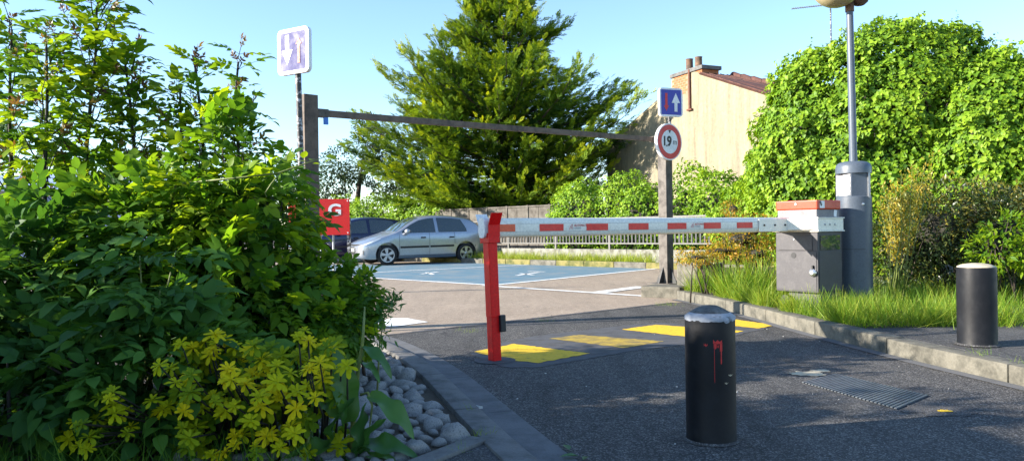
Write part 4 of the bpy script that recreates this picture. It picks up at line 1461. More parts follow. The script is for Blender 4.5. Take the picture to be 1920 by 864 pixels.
# ================================================================ HOUSE
h0 = Vector((3.40, 34.4, 0)); h1 = Vector((8.76, 22.0, 0))
hdv = (h1-h0).normalized(); hn = Vector((hdv.y, -hdv.x, 0))
if hn.y > 0:
    hn = -hn
def hs(u):
    k = (u-960)/FOC
    return (k*h0.y-h0.x)/(hdv.x-k*hdv.y)
def hpt(u, v, t=0.0):
    s_ = hs(u)
    d = (h0+hdv*s_).y
    p = at(u, v, d)
    q = h0+hdv*s_
    return Vector((q.x, q.y, p.z))-hn*t
house = empty('house', h0.lerp(h1, .5)); tag(house, 'cream rendered gable of a house with brick chimney and tiled roof', 'house')
outline = [(1140, 269), (1165, 250), (1204, 220), (1232, 198), (1262, 168), (1264, 140), (1300, 132), (1318, 138), (1350, 150), (1390, 161), (1434, 176), (1560, 214)]
topv = [hpt(u, v) for u, v in outline]
vs = topv+[Vector((p.x, p.y, 0)) for p in topv]
nO = len(topv)
back = [p-hn*-.0 for p in vs]
mb = MB()
allv = vs+[p-hn*.35 for p in vs]
k2 = 2*nO
fs = []
for i in range(nO-1):
    fs.append((nO+i, nO+i+1, i+1, i))
    fs.append((k2+i, k2+i+1, k2+nO+i+1, k2+nO+i))
    fs.append((i, i+1, k2+i+1, k2+i))
fs += [(0, k2, k2+nO, nO), (nO-1, k2-1, k2+k2-1, k2+nO-1)]
mb.add(allv, fs).build('gable_wall', 'render_cream', house)
# roof: rows of tiles rising from the verge to the ridge, and a rear slope
va, vb = hpt(1316, 137), hpt(1560, 213)
ra, rb2 = hpt(1322, 127, 1.3), hpt(1560, 186, 1.3)
ra.z = at(1322, 144, ra.y).z; rb2.z = at(1560, 199, rb2.y).z
roof_o = MB().add([va+hn*.05, vb+hn*.05, rb2, ra, va-up*.06, vb-up*.06, rb2-up*.3, ra-up*.3], [(0, 1, 2, 3), (4, 7, 6, 5), (0, 4, 5, 1), (1, 5, 6, 2), (2, 6, 7, 3), (3, 7, 4, 0)]).build('roof', 'roof_tile', house)
mb = MB()
nr_, nc_ = 5, 46
for r_ in range(nr_):
    for c_ in range(nc_):
        t0, t1 = c_/nc_, (c_+.94)/nc_
        q0, q1 = r_/nr_, (r_+1.15)/nr_
        lo0, lo1 = va.lerp(vb, t0), va.lerp(vb, t1)
        hi0, hi1 = ra.lerp(rb2, t0), ra.lerp(rb2, t1)
        b0, b1 = lo0.lerp(hi0, q0), lo1.lerp(hi1, q0)
        d0, d1 = lo0.lerp(hi0, min(1, q1)), lo1.lerp(hi1, min(1, q1))
        nrm = ((b1-b0).cross(d0-b0)).normalized()
        if nrm.z < 0:
            nrm = -nrm
        mb.add([b0+nrm*.05, b1+nrm*.05, d1+nrm*.02, d0+nrm*.02, b0+nrm*.01, b1+nrm*.01], [(0, 1, 2, 3), (4, 5, 1, 0)])
o = mb.build('roof_tiles', 'roof_tile', roof_o); o['kind'] = 'stuff'
for i in range(11):
    a, b = ra.lerp(rb2, i/11), ra.lerp(rb2, (i+1.12)/11)
    d = (b-a)
    MB().tube([a+up*.03, a.lerp(b, .9)+up*.0, b+up*.05], [.135, .12, .15], 10).build('ridge_tile', 'roof_tile', roof_o, smooth=50)
MB().add([ra, rb2, rb2-hn*4-up*2.6, ra-hn*4-up*2.6], [(0, 1, 2, 3)]).build('rear_slope', 'roof_tile', house)
lv0, lv1 = hpt(1140, 268), hpt(1262, 163)
MB().add([lv0-hn*.04, lv1-hn*.04, lv1-hn*4, lv0-hn*4, lv0-hn*.04-up*.12, lv1-hn*.04-up*.12, lv1-hn*4-up*.12, lv0-hn*4-up*.12], [(0, 1, 2, 3), (4, 7, 6, 5), (0, 4, 5, 1), (1, 5, 6, 2), (2, 6, 7, 3), (3, 7, 4, 0)]).build('roof', 'render_cream', house)
# chimney
ca, cb = hpt(1262, 165), hpt(1322, 140)
chw = (Vector((cb.x, cb.y, 0))-Vector((ca.x, ca.y, 0))).length
cz0, cz1 = hpt(1262, 175).z-.7, hpt(1290, 139).z
QH = Matrix((hdv, hn, up)).transposed()
cm_ = Vector(((ca.x+cb.x)/2, (ca.y+cb.y)/2, 0))-hn*.372
chim = MB().box(cm_+up*(cz0+cz1)/2, (chw*.93, .72, cz1-cz0), QH).build('chimney', 'brick_orange', house)
nrow = 14; bh_ = (cz1-cz0)/nrow
mbk = MB()
for r_ in range(int(nrow*.45), nrow):
    x = -chw*.465+(.11 if r_ % 2 else 0)
    while x < -.06*chw:
        w_ = min(.20, chw*.465-x)
        mbk.box(cm_+hdv*(x+w_/2)+hn*.364+up*(cz0+bh_*(r_+.5)), (w_-.014, .02, bh_-.014), QH)
        x += .21
o = mbk.build('chimney_bricks', 'brick_orange', chim); o['kind'] = 'stuff'
MB().box(cm_+up*(cz1+.07), (chw*1.02, .86, .14), QH).build('chimney_cap', 'concrete_grey', chim, bev=.02)
for u, v0, zt_ in ((1283, 110, 1), (1300, 106, 1)):
    p = hpt(u, 130, .33); ptz = hpt(u, v0, .33).z
    MB().lathe((p.x, p.y, cz1+.12), [(.15, 0), (.13, .1), (.125, ptz-cz1-.12-.03), (.14, ptz-cz1-.12)], 16).build('chimney_pot', 'clay_pot', chim, smooth=40)
dp = [hpt(1298.5, v, -.05) for v in (131, 160, 206)]
MB().tube(dp, .045, 8).build('drain_pipe', 'rust', house)
MB().box(dp[-1], (.28, .08, .06), QH).build('pipe_bracket', 'rust', house)
# aerial on a roof hidden behind the ivy
ab = at(1559, 75, 27.0); ab.z = 5.0
ae = empty('tv_aerial', ab); tag(ae, 'thin television aerial on a mast above the ivy', 'aerial')
mt = at(1557, 5, 27.0)
MB().tube([ab, mt], .026, 8).build('mast', 'pole_chipped', ae)
b0, b1 = at(1484, 17, 27.2), at(1552, 9.5, 27.0)
MB().tube([b0, b1], .018, 6).build('boom', 'galvanised', ae)
for i in range(16):
    p = b0.lerp(b1, (i+.5)/16)
    MB().tube([p-Vector((.03, .17, .01)), p+Vector((.03, .17, .01))], .008, 5).build('element', 'galvanised', ae)

# blue shed seen through the saplings
sh0 = at(0, 400, 26)
shed = empty('blue_shed', (sh0.x, 26, 0)); tag(shed, 'pale blue shed glimpsed through the saplings on the left', 'shed')
x0, x1 = at(-200, 400, 26).x, at(330, 400, 26).x
ze = at(100, 364, 26).z
MB().box(((x0+x1)/2, 28, ze/2), (x1-x0, 4, ze)).build('wall', 'shed_blue', shed)
MB().box(((x0+x1)/2, 26-.15, ze+.04), (x1-x0+.3, .3, .16)).build('eaves', 'black_plastic', shed)
MB().add([(x0-.1, 25.8, ze+.13), (x1+.1, 25.8, ze+.13), (x1+.1, 29, ze+.9), (x0-.1, 29, ze+.9), (x0-.1, 30, ze), (x1+.1, 30, ze)], [(0, 1, 2, 3), (3, 2, 5, 4)]).build('roof', 'shed_roof', shed)

# ================================================================ VEGETATION
def E(u, v, d, ru, rv, ry):
    c = at(u, v, d)
    return ((c.x, c.y, c.z), (ru*d/FOC, ry, rv*d/FOC))
def clump(p, freq, seedv, amp=.5):
    return np.clip(.5+amp*1.6*vnoise(p, freq, seedv), 0, 1)
def cam_dist(p):
    return np.linalg.norm(p-np.array([0, 0, EYE]), axis=1)

ASH = [pinnate(.20, 3, .080, .043, 1), pinnate(.23, 3, .082, .045, 2, .35), pinnate(.18, 2, .085, .048, 3, .2), pinnate(.24, 4, .070, .037, 4, .4)]
ASH_SMALL = [pinnate(.14, 3, .050, .028, 5, .2), pinnate(.12, 2, .052, .030, 6, .3)]
TIP = [pinnate(.07, 2, .034, .012, 7, -.2), pinnate(.06, 2, .03, .012, 8, .3)]

def sapling(label, base, top, spread, nbr, seedv, leafy=(.3, .98), scale=1.0, bare=.25, n_parts=40, density=1.0):
    r = np.random.default_rng(seedv)
    root = empty('ash_sapling', base); tag(root, label, 'sapling', 'young ash trees on the left')
    base, top = np.array(base), np.array(top)
    H = np.linalg.norm(top-base)
    k = 9
    wob = r.normal(size=(k, 3))*.035*H/2.5; wob[0] = 0
    wob[:, 2] = 0
    pts = np.array([base+(top-base)*i/(k-1) for i in range(k)])+np.cumsum(wob, axis=0)*.5
    MB().tube([tuple(p) for p in pts], [.022*(1-.82*i/(k-1))+.003 for i in range(k)], 8).build('trunk', 'stem_dark', root, smooth='all')
    P, D, N, T, S, tipP, tipD = [], [], [], [], [], [], []
    br = MB()
    def leaves_along(path, t0, step, sc):
        L = np.linalg.norm(np.diff(path, axis=0), axis=1).sum()
        n = max(2, int(L*(1-t0)/step))
        side = r.uniform(0, 6.28)
        for i in range(n):
            t = t0+(1-t0)*(i+.5)/n
            q = t*(len(path)-1); a = min(int(q), len(path)-2)
            p = path[a]+(path[a+1]-path[a])*(q-a)
            d = norm(path[a+1]-path[a])
            x = norm(np.cross(d, [0.1, 0.2, 1.0])); y = np.cross(x, d)
            side += 1.57+r.uniform(-.3, .3)
            for sgn in (-1, 1):
                o = (x*math.cos(side)+y*math.sin(side))*sgn
                dd = norm(o*1.0+d*.45+np.array([0, 0, .12])+r.normal(size=3)*.15)
                P.append(p); D.append(dd)
                N.append(norm(np.array([0, 0, 1.0])+r.normal(size=3)*.3))
                T.append(np.clip(.42+.25*r.normal()+.18*t, 0, 1)); S.append(sc*r.uniform(.75, 1.15))
        tipP.append(path[-1]); tipD.append(norm(path[-1]-path[-2]))
    for i in range(nbr):
        t = bare+(1-bare)*.97*(i+r.random())/nbr
        q = t*(k-1); a = min(int(q), k-2)
        p = pts[a]+(pts[a+1]-pts[a])*(q-a)
        az = i*2.4+r.uniform(-.4, .4)
        L = spread*(1.1-t*.70)*r.uniform(.65, 1.15)
        el = R(r.uniform(22, 48)+25*t)
        d = np.array([math.cos(az)*math.cos(el), math.sin(az)*math.cos(el)*.8, math.sin(el)])
        path = np.array([p+d*L*s_+np.array([0, 0, .25*L])*s_*s_+r.normal(size=3)*.012 for s_ in (0, .33, .66, 1)])
        br.tube([tuple(x) for x in path], [.007*(1.3-t), .005, .0035, .002], 5)
        leaves_along(path, .15, .068/density, scale)
    leaves_along(pts, .72, .09/density, scale)
    br.build('branches', 'stem_dark', root, smooth='all')['kind'] = 'stuff'
    P, D, N, T, S = map(np.array, (P, D, N, T, S))
    F = frames(D, N)
    order = np.argsort(cam_dist(P))
    pa, rest = order[:n_parts], order[n_parts:]
    leaf_objects('leaf', ASH, 'ash_leaf', P[pa], F[pa], S[pa], T[pa], root, base)
    scatter('crown', ASH, 'ash_leaf', P[rest], F[rest], S[rest], T[rest], root, seedv)['kind'] = 'stuff'
    tp, td = np.array(tipP), np.array(tipD)
    tp, td = np.repeat(tp, 3, 0), np.repeat(td, 3, 0)
    td = norm(td+r.normal(size=td.shape)*.5)
    scatter('young_tips', TIP, 'ash_tip', tp, frames(td, rdir(len(tp), r)), r.uniform(.8, 1.5, len(tp)), r.random(len(tp)), root, seedv)['kind'] = 'stuff'
    return root
def base_at(u, d):
    b = at(u, 432, d); b.z = .01
    return b
SAP = [
    ('tallest ash sapling on the left, leaning right towards the sky', 135, 185, 14, 5.3, .62, 22, 1.0),
    ('slender ash sapling at the left edge of the photo', 25, 15, 60, 5.4, .50, 16, 1.0),
    ('ash sapling with leafy crown just right of the left edge', 75, 88, 85, 5.0, .48, 15, 1.0),
    ('ash sapling leaning over to the right of the tallest one', 260, 255, 115, 5.45, .46, 14, 1.0),
    ('thin ash shoot with reddish tip standing above the dense bush', 395, 372, 105, 5.3, .26, 12, .85),
    ('ash shoot nearest the faded sign pole, reddish at its tip', 440, 448, 118, 5.1, .28, 12, .85),
    ('short ash shoot between the two reddish tipped shoots', 350, 338, 170, 5.3, .30, 10, .9),
]
for i, (lab, ub, ut, vt, d, sp, nb_, sc) in enumerate(SAP):
    sapling(lab, base_at(ub, d), at(ut, vt, d), sp, nb_, 40+i, scale=sc, n_parts=36, bare=.34)
# two more beyond the left edge: their shade falls on the entrance
for i, (x, y, h) in enumerate(((-5.4, 2.9, 2.7), (-5.6, 1.8, 2.8))):
    o = sapling(['ash sapling beyond the left edge, nearer the road', 'ash sapling beyond the left edge, farther back'][i], (x, y, .01), (x+.1, y, h), .6, 18, 60+i, n_parts=0, bare=.2)

def shrub(name, label, cat, ells, n, templ, mat, seedv, scale=(.8, 1.15), droop=-.15, tint=(.45, .22), depth=.5, parts=0, part_name='leaf', out=1.0, group=None, core=None, core_k=.62, lump=3.0, stems=0, upn=.9, tint_fn=None):
    r = np.random.default_rng(seedv)
    c0 = np.mean([e[0] for e in ells], axis=0)
    base = Vector((c0[0], c0[1], .012))
    root = empty(name, base); tag(root, label, cat, group)
    P, N, t = ellipsoid_shell(ells, n, depth, r)
    ok = P[:, 2] > .03
    # gaps: leave out leaves where a coarse noise is low
    gn_ = vnoise(P, lump, seedv)
    ok &= gn_ > -.26+.12*r.random(len(P))
    P, N, t, gn_ = P[ok], N[ok], t[ok], gn_[ok]
    P = P+N*(gn_*.09)[:, None]
    D = norm(N*out+r.normal(size=P.shape)*.45+np.array([0, 0, droop]))
    Nn = norm(N*.45+np.array([0, 0, upn])+r.normal(size=P.shape)*.35)
    T = np.clip(tint[0]+tint[1]*r.normal(size=len(P))+.35*gn_+.5*(r.random(len(P)) < .04), 0, 1)
    if tint_fn is not None:
        T = np.clip(T+tint_fn(P), 0, 1)
    S = r.uniform(scale[0], scale[1], len(P))
    F = frames(D, Nn)
    order = np.argsort(cam_dist(P)-0.6*t)
    pa, rest = order[:parts], order[parts:]
    if parts:
        leaf_objects(part_name, templ, mat, P[pa], F[pa], S[pa], T[pa], root, base)
    scatter('foliage', templ, mat, P[rest], F[rest], S[rest], T[rest], root, seedv)['kind'] = 'stuff'
    if core:
        core_mesh('dark_core', ells, core_k, core, root, .0)['kind'] = 'stuff'  # added solid dark body, inner shade put into its colour
    if stems:
        mb = MB()
        for i in range(stems):
            e = ells[i % len(ells)]
            d = rdir(1, r)[0]; d[2] = abs(d[2])
            tip = np.array(e[0])+d*np.array(e[1])*.8
            b = np.array([e[0][0]+r.uniform(-.15, .15), e[0][1]+r.uniform(-.15, .15), .0])
            m = (b+tip)/2+np.array([0, 0, .1])
            mb.tube([tuple(b), tuple(m), tuple(tip)], [.012, .008, .003], 5)
        mb.build('stems', 'bark', root, smooth='all')['kind'] = 'stuff'
    return root

# dense bush in the middle of the left side
shrub('ash_bush', 'dense dark green ash bush in front of the brown gantry post', 'bush',
      [E(440, 405, 4.9, 118, 150, .5), E(505, 335, 5.15, 45, 70, .35), E(400, 300, 5.1, 95, 70, .4), E(300, 470, 4.7, 150, 130, .55), E(485, 490, 4.95, 72, 115, .45), E(430, 560, 4.6, 150, 110, .5)],
      3500, ASH, 'ash_leaf', 71, scale=(.55, 1.2), parts=250, stems=40, depth=.8, core=None, tint=(.45, .2), tint_fn=lambda p: np.clip((p[:, 2]-.9)*.28, -.12, .35))  # higher leaves tinted lighter: sunlight on the upper bush put into the colour
shrub('small_leaved_bush', 'low bush with small leaves reaching out over the cobbles', 'bush',
      [E(590, 560, 5.0, 70, 60, .35), E(630, 605, 4.95, 55, 50, .3), E(560, 610, 4.7, 90, 60, .35), E(665, 565, 5.1, 18, 45, .18)],
      2100, ASH_SMALL, 'ash_leaf', 72, parts=60, stems=22, core=None, depth=.8, tint=(.4, .18))
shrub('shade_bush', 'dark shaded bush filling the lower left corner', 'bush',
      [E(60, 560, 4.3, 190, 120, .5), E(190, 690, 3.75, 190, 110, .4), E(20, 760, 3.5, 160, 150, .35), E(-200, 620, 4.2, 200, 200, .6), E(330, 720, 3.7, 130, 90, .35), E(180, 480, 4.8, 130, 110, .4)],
      2700, ASH, 'shade_tinted_leaf', 73, parts=120, stems=30, core=None, depth=.7, tint=(.45, .22), scale=(.85, 1.25))
shrub('outer_bush', 'bush continuing beyond the left edge of the photo', 'bush',
      [((-4.2, 2.2, 1.5), (.9, .9, 1.75)), ((-4.6, 1.0, 1.5), (1, 1, 1.7)), ((-3.2, 2.7, .7), (.7, .45, .8)), ((-4.5, 3.7, .45), (.9, .6, .6)), ((-5.2, .2, 1.6), (1.0, .9, 1.9)), ((-3.95, 2.9, 1.3), (.6, .55, 1.5))],
      3000, ASH, 'ash_leaf', 74, stems=20, core='stem_dark', core_k=.6)  # out of view; clumps raised and placed to shade the entrance

# tier of big pale leaves catching the sky in front of the dark bush
rt = np.random.default_rng(5)
tier = empty('leafy_shoot', base_at(235, 3.9)); tag(tier, 'leafy shoot with broad pale green leaves in front of the dark bush', 'shoot')
BIG = [pinnate(.26, 3, .115, .05, 21, .3), pinnate(.24, 2, .12, .054, 22, .25)]
P, D, N, S, T = [], [], [], [], []
for u, v, d, n in ((262, 480, 3.75, 9), (300, 545, 3.6, 12), (240, 560, 3.55, 9), (345, 560, 3.7, 8), (215, 610, 3.45, 8), (290, 600, 3.6, 7), (340, 640, 3.4, 5), (120, 560, 3.9, 7), (170, 530, 3.8, 7), (60, 500, 4.0, 6), (150, 650, 3.5, 6), (330, 470, 3.9, 6)):
    c = np.array(at(u, v, d))
    for k in range(n):
        a = 6.28*k/n+rt.uniform(-.3, .3)
        D.append(norm(np.array([math.cos(a), math.sin(a)*.8-.25, rt.uniform(-.1, .35)])))
        N.append(norm(np.array([0, -.25, 1])+rt.normal(size=3)*.25)); P.append(c+rt.normal(size=3)*.02)
        S.append(rt.uniform(.7, 1.05)); T.append(np.clip(.62+.2*rt.normal(), 0, 1))
P, D, N, S, T = map(np.array, (P, D, N, S, T))
leaf_objects('leaf', BIG, 'shade_tinted_leaf', P, frames(D, N), S, T, tier, tier.location)
mb = MB()
b0 = np.array(tier.location)
for u, v, d in ((262, 480, 3.75), (300, 545, 3.6), (345, 560, 3.7), (215, 610, 3.45), (120, 560, 3.9), (60, 500, 4.0), (330, 470, 3.9)):
    c = np.array(at(u, v, d)); mb.tube([tuple(b0), tuple((b0+c)/2+[0, .1, .12]), tuple(c)], [.010, .007, .003], 6)
mb.build('stem', 'stem_green', tier, smooth='all')

# bright vines and shoots on the sunny shoulder of the bush
vn = empty('climbing_vine', base_at(520, 4.5)); tag(vn, 'pale climbing vine arching over the bush below the gantry post', 'vine')
pts = [at(330, 345, 4.45), at(450, 333, 4.4), at(520, 325, 4.4), at(570, 308, 4.4), at(605, 296, 4.45)]
MB().tube(pts, [.006, .006, .005, .004, .002], 6).build('stem', 'stem_green', vn, smooth='all')
MB().tube([at(525, 325, 4.4), at(508, 345, 4.36), at(497, 362, 4.35), at(500, 370, 4.35)], [.005, .004, .003, .002], 6).build('stem', 'stem_green', vn, smooth='all')
MB().tube([base_at(330, 4.9), at(325, 600, 4.9), at(318, 400, 4.75), at(330, 345, 4.45)], [.008, .007, .006, .006], 6).build('stem', 'stem_green', vn, smooth='all')
VL = [leaf_template(.075, .045), leaf_template(.06, .035)]
P = np.array([np.array(pts[0].lerp(pts[-1], t))+rt.normal(size=3)*.03 for t in np.linspace(0, 1, 34)])
D = norm(rdir(34, rt)+np.array([0, -.2, .2]))
leaf_objects('leaf', VL, 'ash_leaf', P, frames(D, norm(rdir(34, rt)*.5+np.array([0, -.3, 1]))), rt.uniform(.8, 1.2, 34), np.full(34, .75), vn, vn.location)

# golden shrub: rosettes of yellow leaves
def rosette(seedv):
    r = np.random.default_rng(seedv)
    parts = []
    for k in range(15):
        a = 2.4*k+r.uniform(-.15, .15)
        el = (-.05, .40, .85)[k // 5]+r.uniform(-.12, .12)
        d = np.array([math.cos(a)*math.cos(el), math.sin(a)*math.cos(el), math.sin(el)])
        s = r.uniform(.8, 1.1)*(1.0, .88, .66)[k // 5]
        tv, tf_ = obovate(.066*s, .0255*s, .30)
        parts.append(xf((tv, tf_), frames(d, np.array([0, 0, 1.0])-d*.2), (0, 0, 0)))
    return join_t(parts)
ROS = [rosette(s) for s in range(31, 36)]
gs = empty('golden_shrub', base_at(430, 3.3)); tag(gs, 'golden yellow shrub with rosette leaves at the foot of the bush', 'shrub')
spots0 = [(185, 812, .4), (140, 790, .4), (165, 762, .42), (215, 775, .62), (232, 768, .5), (300, 768, .8), (285, 750, .6), (330, 717, .62), (352, 703, .62), (362, 652, .9), (385, 640, .95), (398, 655, .9), (428, 690, .8), (345, 770, .6), (368, 800, .5), (400, 742, .6), (380, 765, .55), (452, 678, .9), (470, 655, .95), (500, 690, .75), (578, 638, .9), (622, 655, .92), (560, 665, .8), (545, 700, .75), (518, 715, .75), (495, 725, .7), (533, 738, .85), (592, 745, .9), (575, 722, .7), (470, 787, .75), (505, 812, .85), (545, 800, .9), (422, 848, .9), (440, 832, .85), (398, 852, .8), (525, 838, .8), (455, 815, .7), (480, 835, .7), (245, 800, .4), (128, 822, .42), (150, 835, .45), (320, 690, .7), (410, 630, .9), (440, 650, .9), (600, 680, .8), (640, 690, .6), (560, 630, .7), (610, 640, .95), (360, 735, .5), (490, 760, .75), (415, 775, .6), (440, 760, .6), (555, 765, .7), (420, 715, .85), (460, 720, .8), (475, 700, .85), (580, 690, .85), (605, 710, .75), (350, 840, .4), (205, 745, .4), (180, 785, .4), (155, 810, .4)]
spots = spots0+[(u+rt.uniform(-26, 26), v+rt.uniform(-20, 20), tv-.06) for u, v, tv in spots0]
P, D, N, S, T = [], [], [], [], []
mb = MB()
b0 = np.array(base_at(430, 3.45))
for i, (u, v, tv) in enumerate(spots):
    d = 3.02+.28*rt.random()+(.25 if v < 680 else 0)
    c = np.array(at(u, v, d))
    P.append(c)
    n_ = norm(np.array([rt.uniform(-.35, .35), -.45+rt.uniform(-.35, .3), .8]))
    N.append(n_); D.append(norm(np.cross(n_, rdir(1, rt)[0])))
    S.append(rt.uniform(.45, .88)); T.append(np.clip(tv-.1+rt.uniform(-.15, .15), 0, 1))
    bb_ = np.array([c[0]*.85+b0[0]*.15, b0[1], .0])
    mb.tube([tuple(bb_), tuple((bb_+c)/2+np.array([0, .05, .05])), tuple(c)], [.006, .005, .003], 5)
mb.build('stems', 'stem_dark', gs, smooth='all')['kind'] = 'stuff'
P, D, N, S, T = map(np.array, (P, D, N, S, T))
leaf_objects('leaf_rosette', ROS, 'gold_leaf', P, frames(D, N), S, T, gs, gs.location)
k = 150
cc = np.array([at(rt.uniform(330, 640), rt.uniform(640, 880), rt.uniform(3.25, 3.6)) for _ in range(k)])
cc = cc[cc[:, 2] > .03]
nn_ = norm(np.stack([rt.uniform(-.4, .4, len(cc)), rt.uniform(-.9, -.4, len(cc)), np.full(len(cc), .8)], 1))
scatter('inner_rosettes', ROS, 'gold_leaf', cc, frames(np.cross(nn_, rdir(len(cc), rt)), nn_), rt.uniform(.7, 1.1, len(cc)), rt.uniform(.05, .45, len(cc)), gs, 9)['kind'] = 'stuff'

# big-leaved weed beside the cobbles
def strap_leaf(L, W, seedv, bend=.6, wave=.16):
    r = np.random.default_rng(seedv)
    nx, ny = 4, 14
    v, f = [], []
    for j in range(ny+1):
        t = j/ny
        w = W*(math.sin(math.pi*min(1, t*.93+.07))**.75)*(1-.25*t)
        y = L*math.sin(bend*t)/bend if bend else L*t
        z = -L*(1-math.cos(bend*t))/bend
        for i in range(nx+1):
            x = (i/nx-.5)
            v.append((x*w, y, z+abs(x)*w*.35+wave*w*math.sin(t*13+seedv+(3 if x > 0 else 0))*abs(x)))
    for j in range(ny):
        for i in range(nx):
            a = j*(nx+1)+i
            f += [(a, a+1, a+nx+2), (a, a+nx+2, a+nx+1)]
    return np.array(v), np.array(f)
wd = empty('dock_weed', base_at(660, 3.45)); tag(wd, 'tall green dock weed with big wavy leaves beside the cobbles', 'weed')
wb = wd.location
st = [Vector((at(658, 864, 3.4).x, 3.4, .0)), at(664, 760, 3.4), at(672, 690, 3.38), at(680, 640, 3.36), at(684, 575, 3.34)]
MB().tube(st, [.012, .011, .009, .007, .003], 8).build('stem', 'stem_green', wd, smooth='all')
MB().tube([at(676, 740, 3.39), at(690, 735, 3.36), at(698, 760, 3.34), at(693, 800, 3.33)], [.006, .006, .005, .003], 6).build('stem', 'stem_green', wd, smooth='all')
MB().tube([Vector((at(580, 864, 3.3).x, 3.3, 0)), at(578, 820, 3.3), at(572, 760, 3.3)], [.009, .008, .006], 6).build('stem', 'stem_green', wd, smooth='all')
SL = [strap_leaf(.26, .095, 1, 1.1, .4), strap_leaf(.22, .085, 2, .8, .45), strap_leaf(.20, .06, 3, 1.4, .4), strap_leaf(.28, .11, 4, .6, .35)]
lv = [((692, 740), (770, 800), .25, 0), ((676, 650), (756, 690), .2, 2), ((640, 780), (565, 740), .3, 1), ((655, 790), (640, 690), .6, 3), ((660, 840), (760, 815), .1, 0), ((650, 835), (560, 850), .2, 3), ((668, 860), (700, 790), .5, 1), ((680, 860), (720, 850), .3, 0), ((620, 850), (600, 780), .5, 1), ((664, 745), (620, 790), .1, 2), ((690, 850), (650, 780), .5, 3), ((640, 860), (690, 880), .3, 0), ((676, 680), (720, 700), .3, 2)]
P, D, N, S, T = [], [], [], [], []
for (a, b, lift, ty) in lv:
    p = np.array(at(a[0], a[1], 3.36)); q = np.array(at(b[0], b[1], 3.25))
    P.append(p); d = norm(q-p); d[2] += lift; D.append(norm(d)); N.append(norm(np.array([-.1, -.45, 1])+rt.normal(size=3)*.2))
    S.append(np.linalg.norm(q-p)/.25+.12); T.append(rt.uniform(.3, .8))
P, D, N, S, T = map(np.array, (P, D, N, S, T))
for i in range(len(lv)):
    leaf_objects('leaf', [SL[lv[i][3]]], 'dock_leaf', P[i:i+1], frames(D, N)[i:i+1], S[i:i+1], T[i:i+1], wd, wb)
# feathery top of a second weed by the kerb
wf = empty('feathery_weed', base_at(722, 4.4)); tag(wf, 'thin feathery weed in seed at the end of the kerb', 'weed')
st = [Vector((at(705, 700, 4.4).x, 4.4, .0)), at(712, 640, 4.4), at(722, 590, 4.4), at(742, 555, 4.4)]
MB().tube(st, [.006, .005, .004, .002], 6).build('stem', 'stem_green', wf, smooth='all')
n_ = 130
tt = rt.random(n_)
P = np.array([np.array(st[0].lerp(st[2], t*2) if t < .5 else st[2].lerp(st[3], t*2-1)) for t in tt*.75+.25])+rt.normal(size=(n_, 3))*[.022, .02, .02]
scatter('leaves', [leaf_template(.05, .012, .1, .3, False)], 'dock_leaf', P, frames(rdir(n_, rt)+[0, 0, .4], rdir(n_, rt)), rt.uniform(.6, 1.3, n_), rt.uniform(.4, 1, n_), wf)['kind'] = 'stuff'

# ---------------------------------------------------------------- ivy
IVY = []
for s in range(3):
    r = np.random.default_rng(90+s)
    v = np.array([(0, 0, 0), (-.50, .12, .08), (-.34, .56, .04), (0, 1.0, -.16), (.34, .56, .04), (.50, .12, .08)])
    v[:, :2] *= r.uniform(.9, 1.1, (6, 2))
    f = np.array([(0, 2, 1), (0, 3, 2), (0, 4, 3), (0, 5, 4)])
    IVY.append((v*.1, f))
def ivy(name, label, cat, ells, n, size, seedv, parts=0, group=None, mat='ivy_leaf', tint=.5, lump=1.6, zmin=.0):
    r = np.random.default_rng(seedv)
    c0 = np.mean([e[0] for e in ells], axis=0); base = Vector((c0[0], c0[1], zmin))
    root = empty(name, base); tag(root, label, cat, group)
    P, N, t = ellipsoid_shell(ells, n, .22, r, .9)
    ok = (P[:, 2] > zmin+.05) & (N[:, 1] < .55)
    P, N = P[ok], N[ok]
    g1 = vnoise(P, lump, seedv); g2 = vnoise(P, lump*3.1, seedv+9)
    P = P+N*(g1*.30+g2*.24)[:, None]
    keep = g2 > -.62+.2*r.random(len(P))
    P, N, g1, g2 = P[keep], N[keep], g1[keep], g2[keep]
    # shingled: blades hang down and face outwards
    D = norm(np.array([0, 0, -1.0])+N*.55+r.normal(size=P.shape)*.5)
    Nn = norm(N*1.0+np.array([0, 0, .45])+r.normal(size=P.shape)*.30)
    T = np.clip(tint+.2*r.normal(size=len(P))+.55*g2+.3*g1, 0, 1)
    S = size*10*.1*10*r.uniform(.65, 1.2, len(P))/1.0
    S = size/.1*r.uniform(.5, 1.35, len(P))
    F = frames(D, Nn)
    order = np.argsort(cam_dist(P)-g2*.5)
    pa, rest = order[:parts], order[parts:]
    if parts:
        leaf_objects('leaf', IVY, mat, P[pa], F[pa], S[pa], T[pa], root, base)
    scatter('foliage', IVY, mat, P[rest], F[rest], S[rest], T[rest], root, seedv)['kind'] = 'stuff'
    core_mesh('dark_filler', ells, .74 if parts else .62, 'stem_dark', root, zmin)['kind'] = 'stuff'  # added dark filler stops see-through and stands in for shade between leaves
    # loose shoots breaking the outline
    k = max(20, n//450)
    idx = r.choice(len(P), k)
    sp_, sd_ = [], []
    for i in idx:
        if N[i][2] < .1:
            continue
        d = norm(N[i]+np.array([0, 0, .7])+r.normal(size=3)*.4)
        for q in range(7):
            sp_.append(P[i]+d*q*size*.42+r.normal(size=3)*size*.25); sd_.append(norm(r.normal(size=3)+d*.4))
    if sp_:
        sp_, sd_ = np.array(sp_), np.array(sd_)
        scatter('shoots', IVY, mat, sp_, frames(sd_, rdir(len(sp_), r)), np.full(len(sp_), size/.1*.6), r.uniform(.3, .8, len(sp_)), root, 3)['kind'] = 'stuff'
    return root
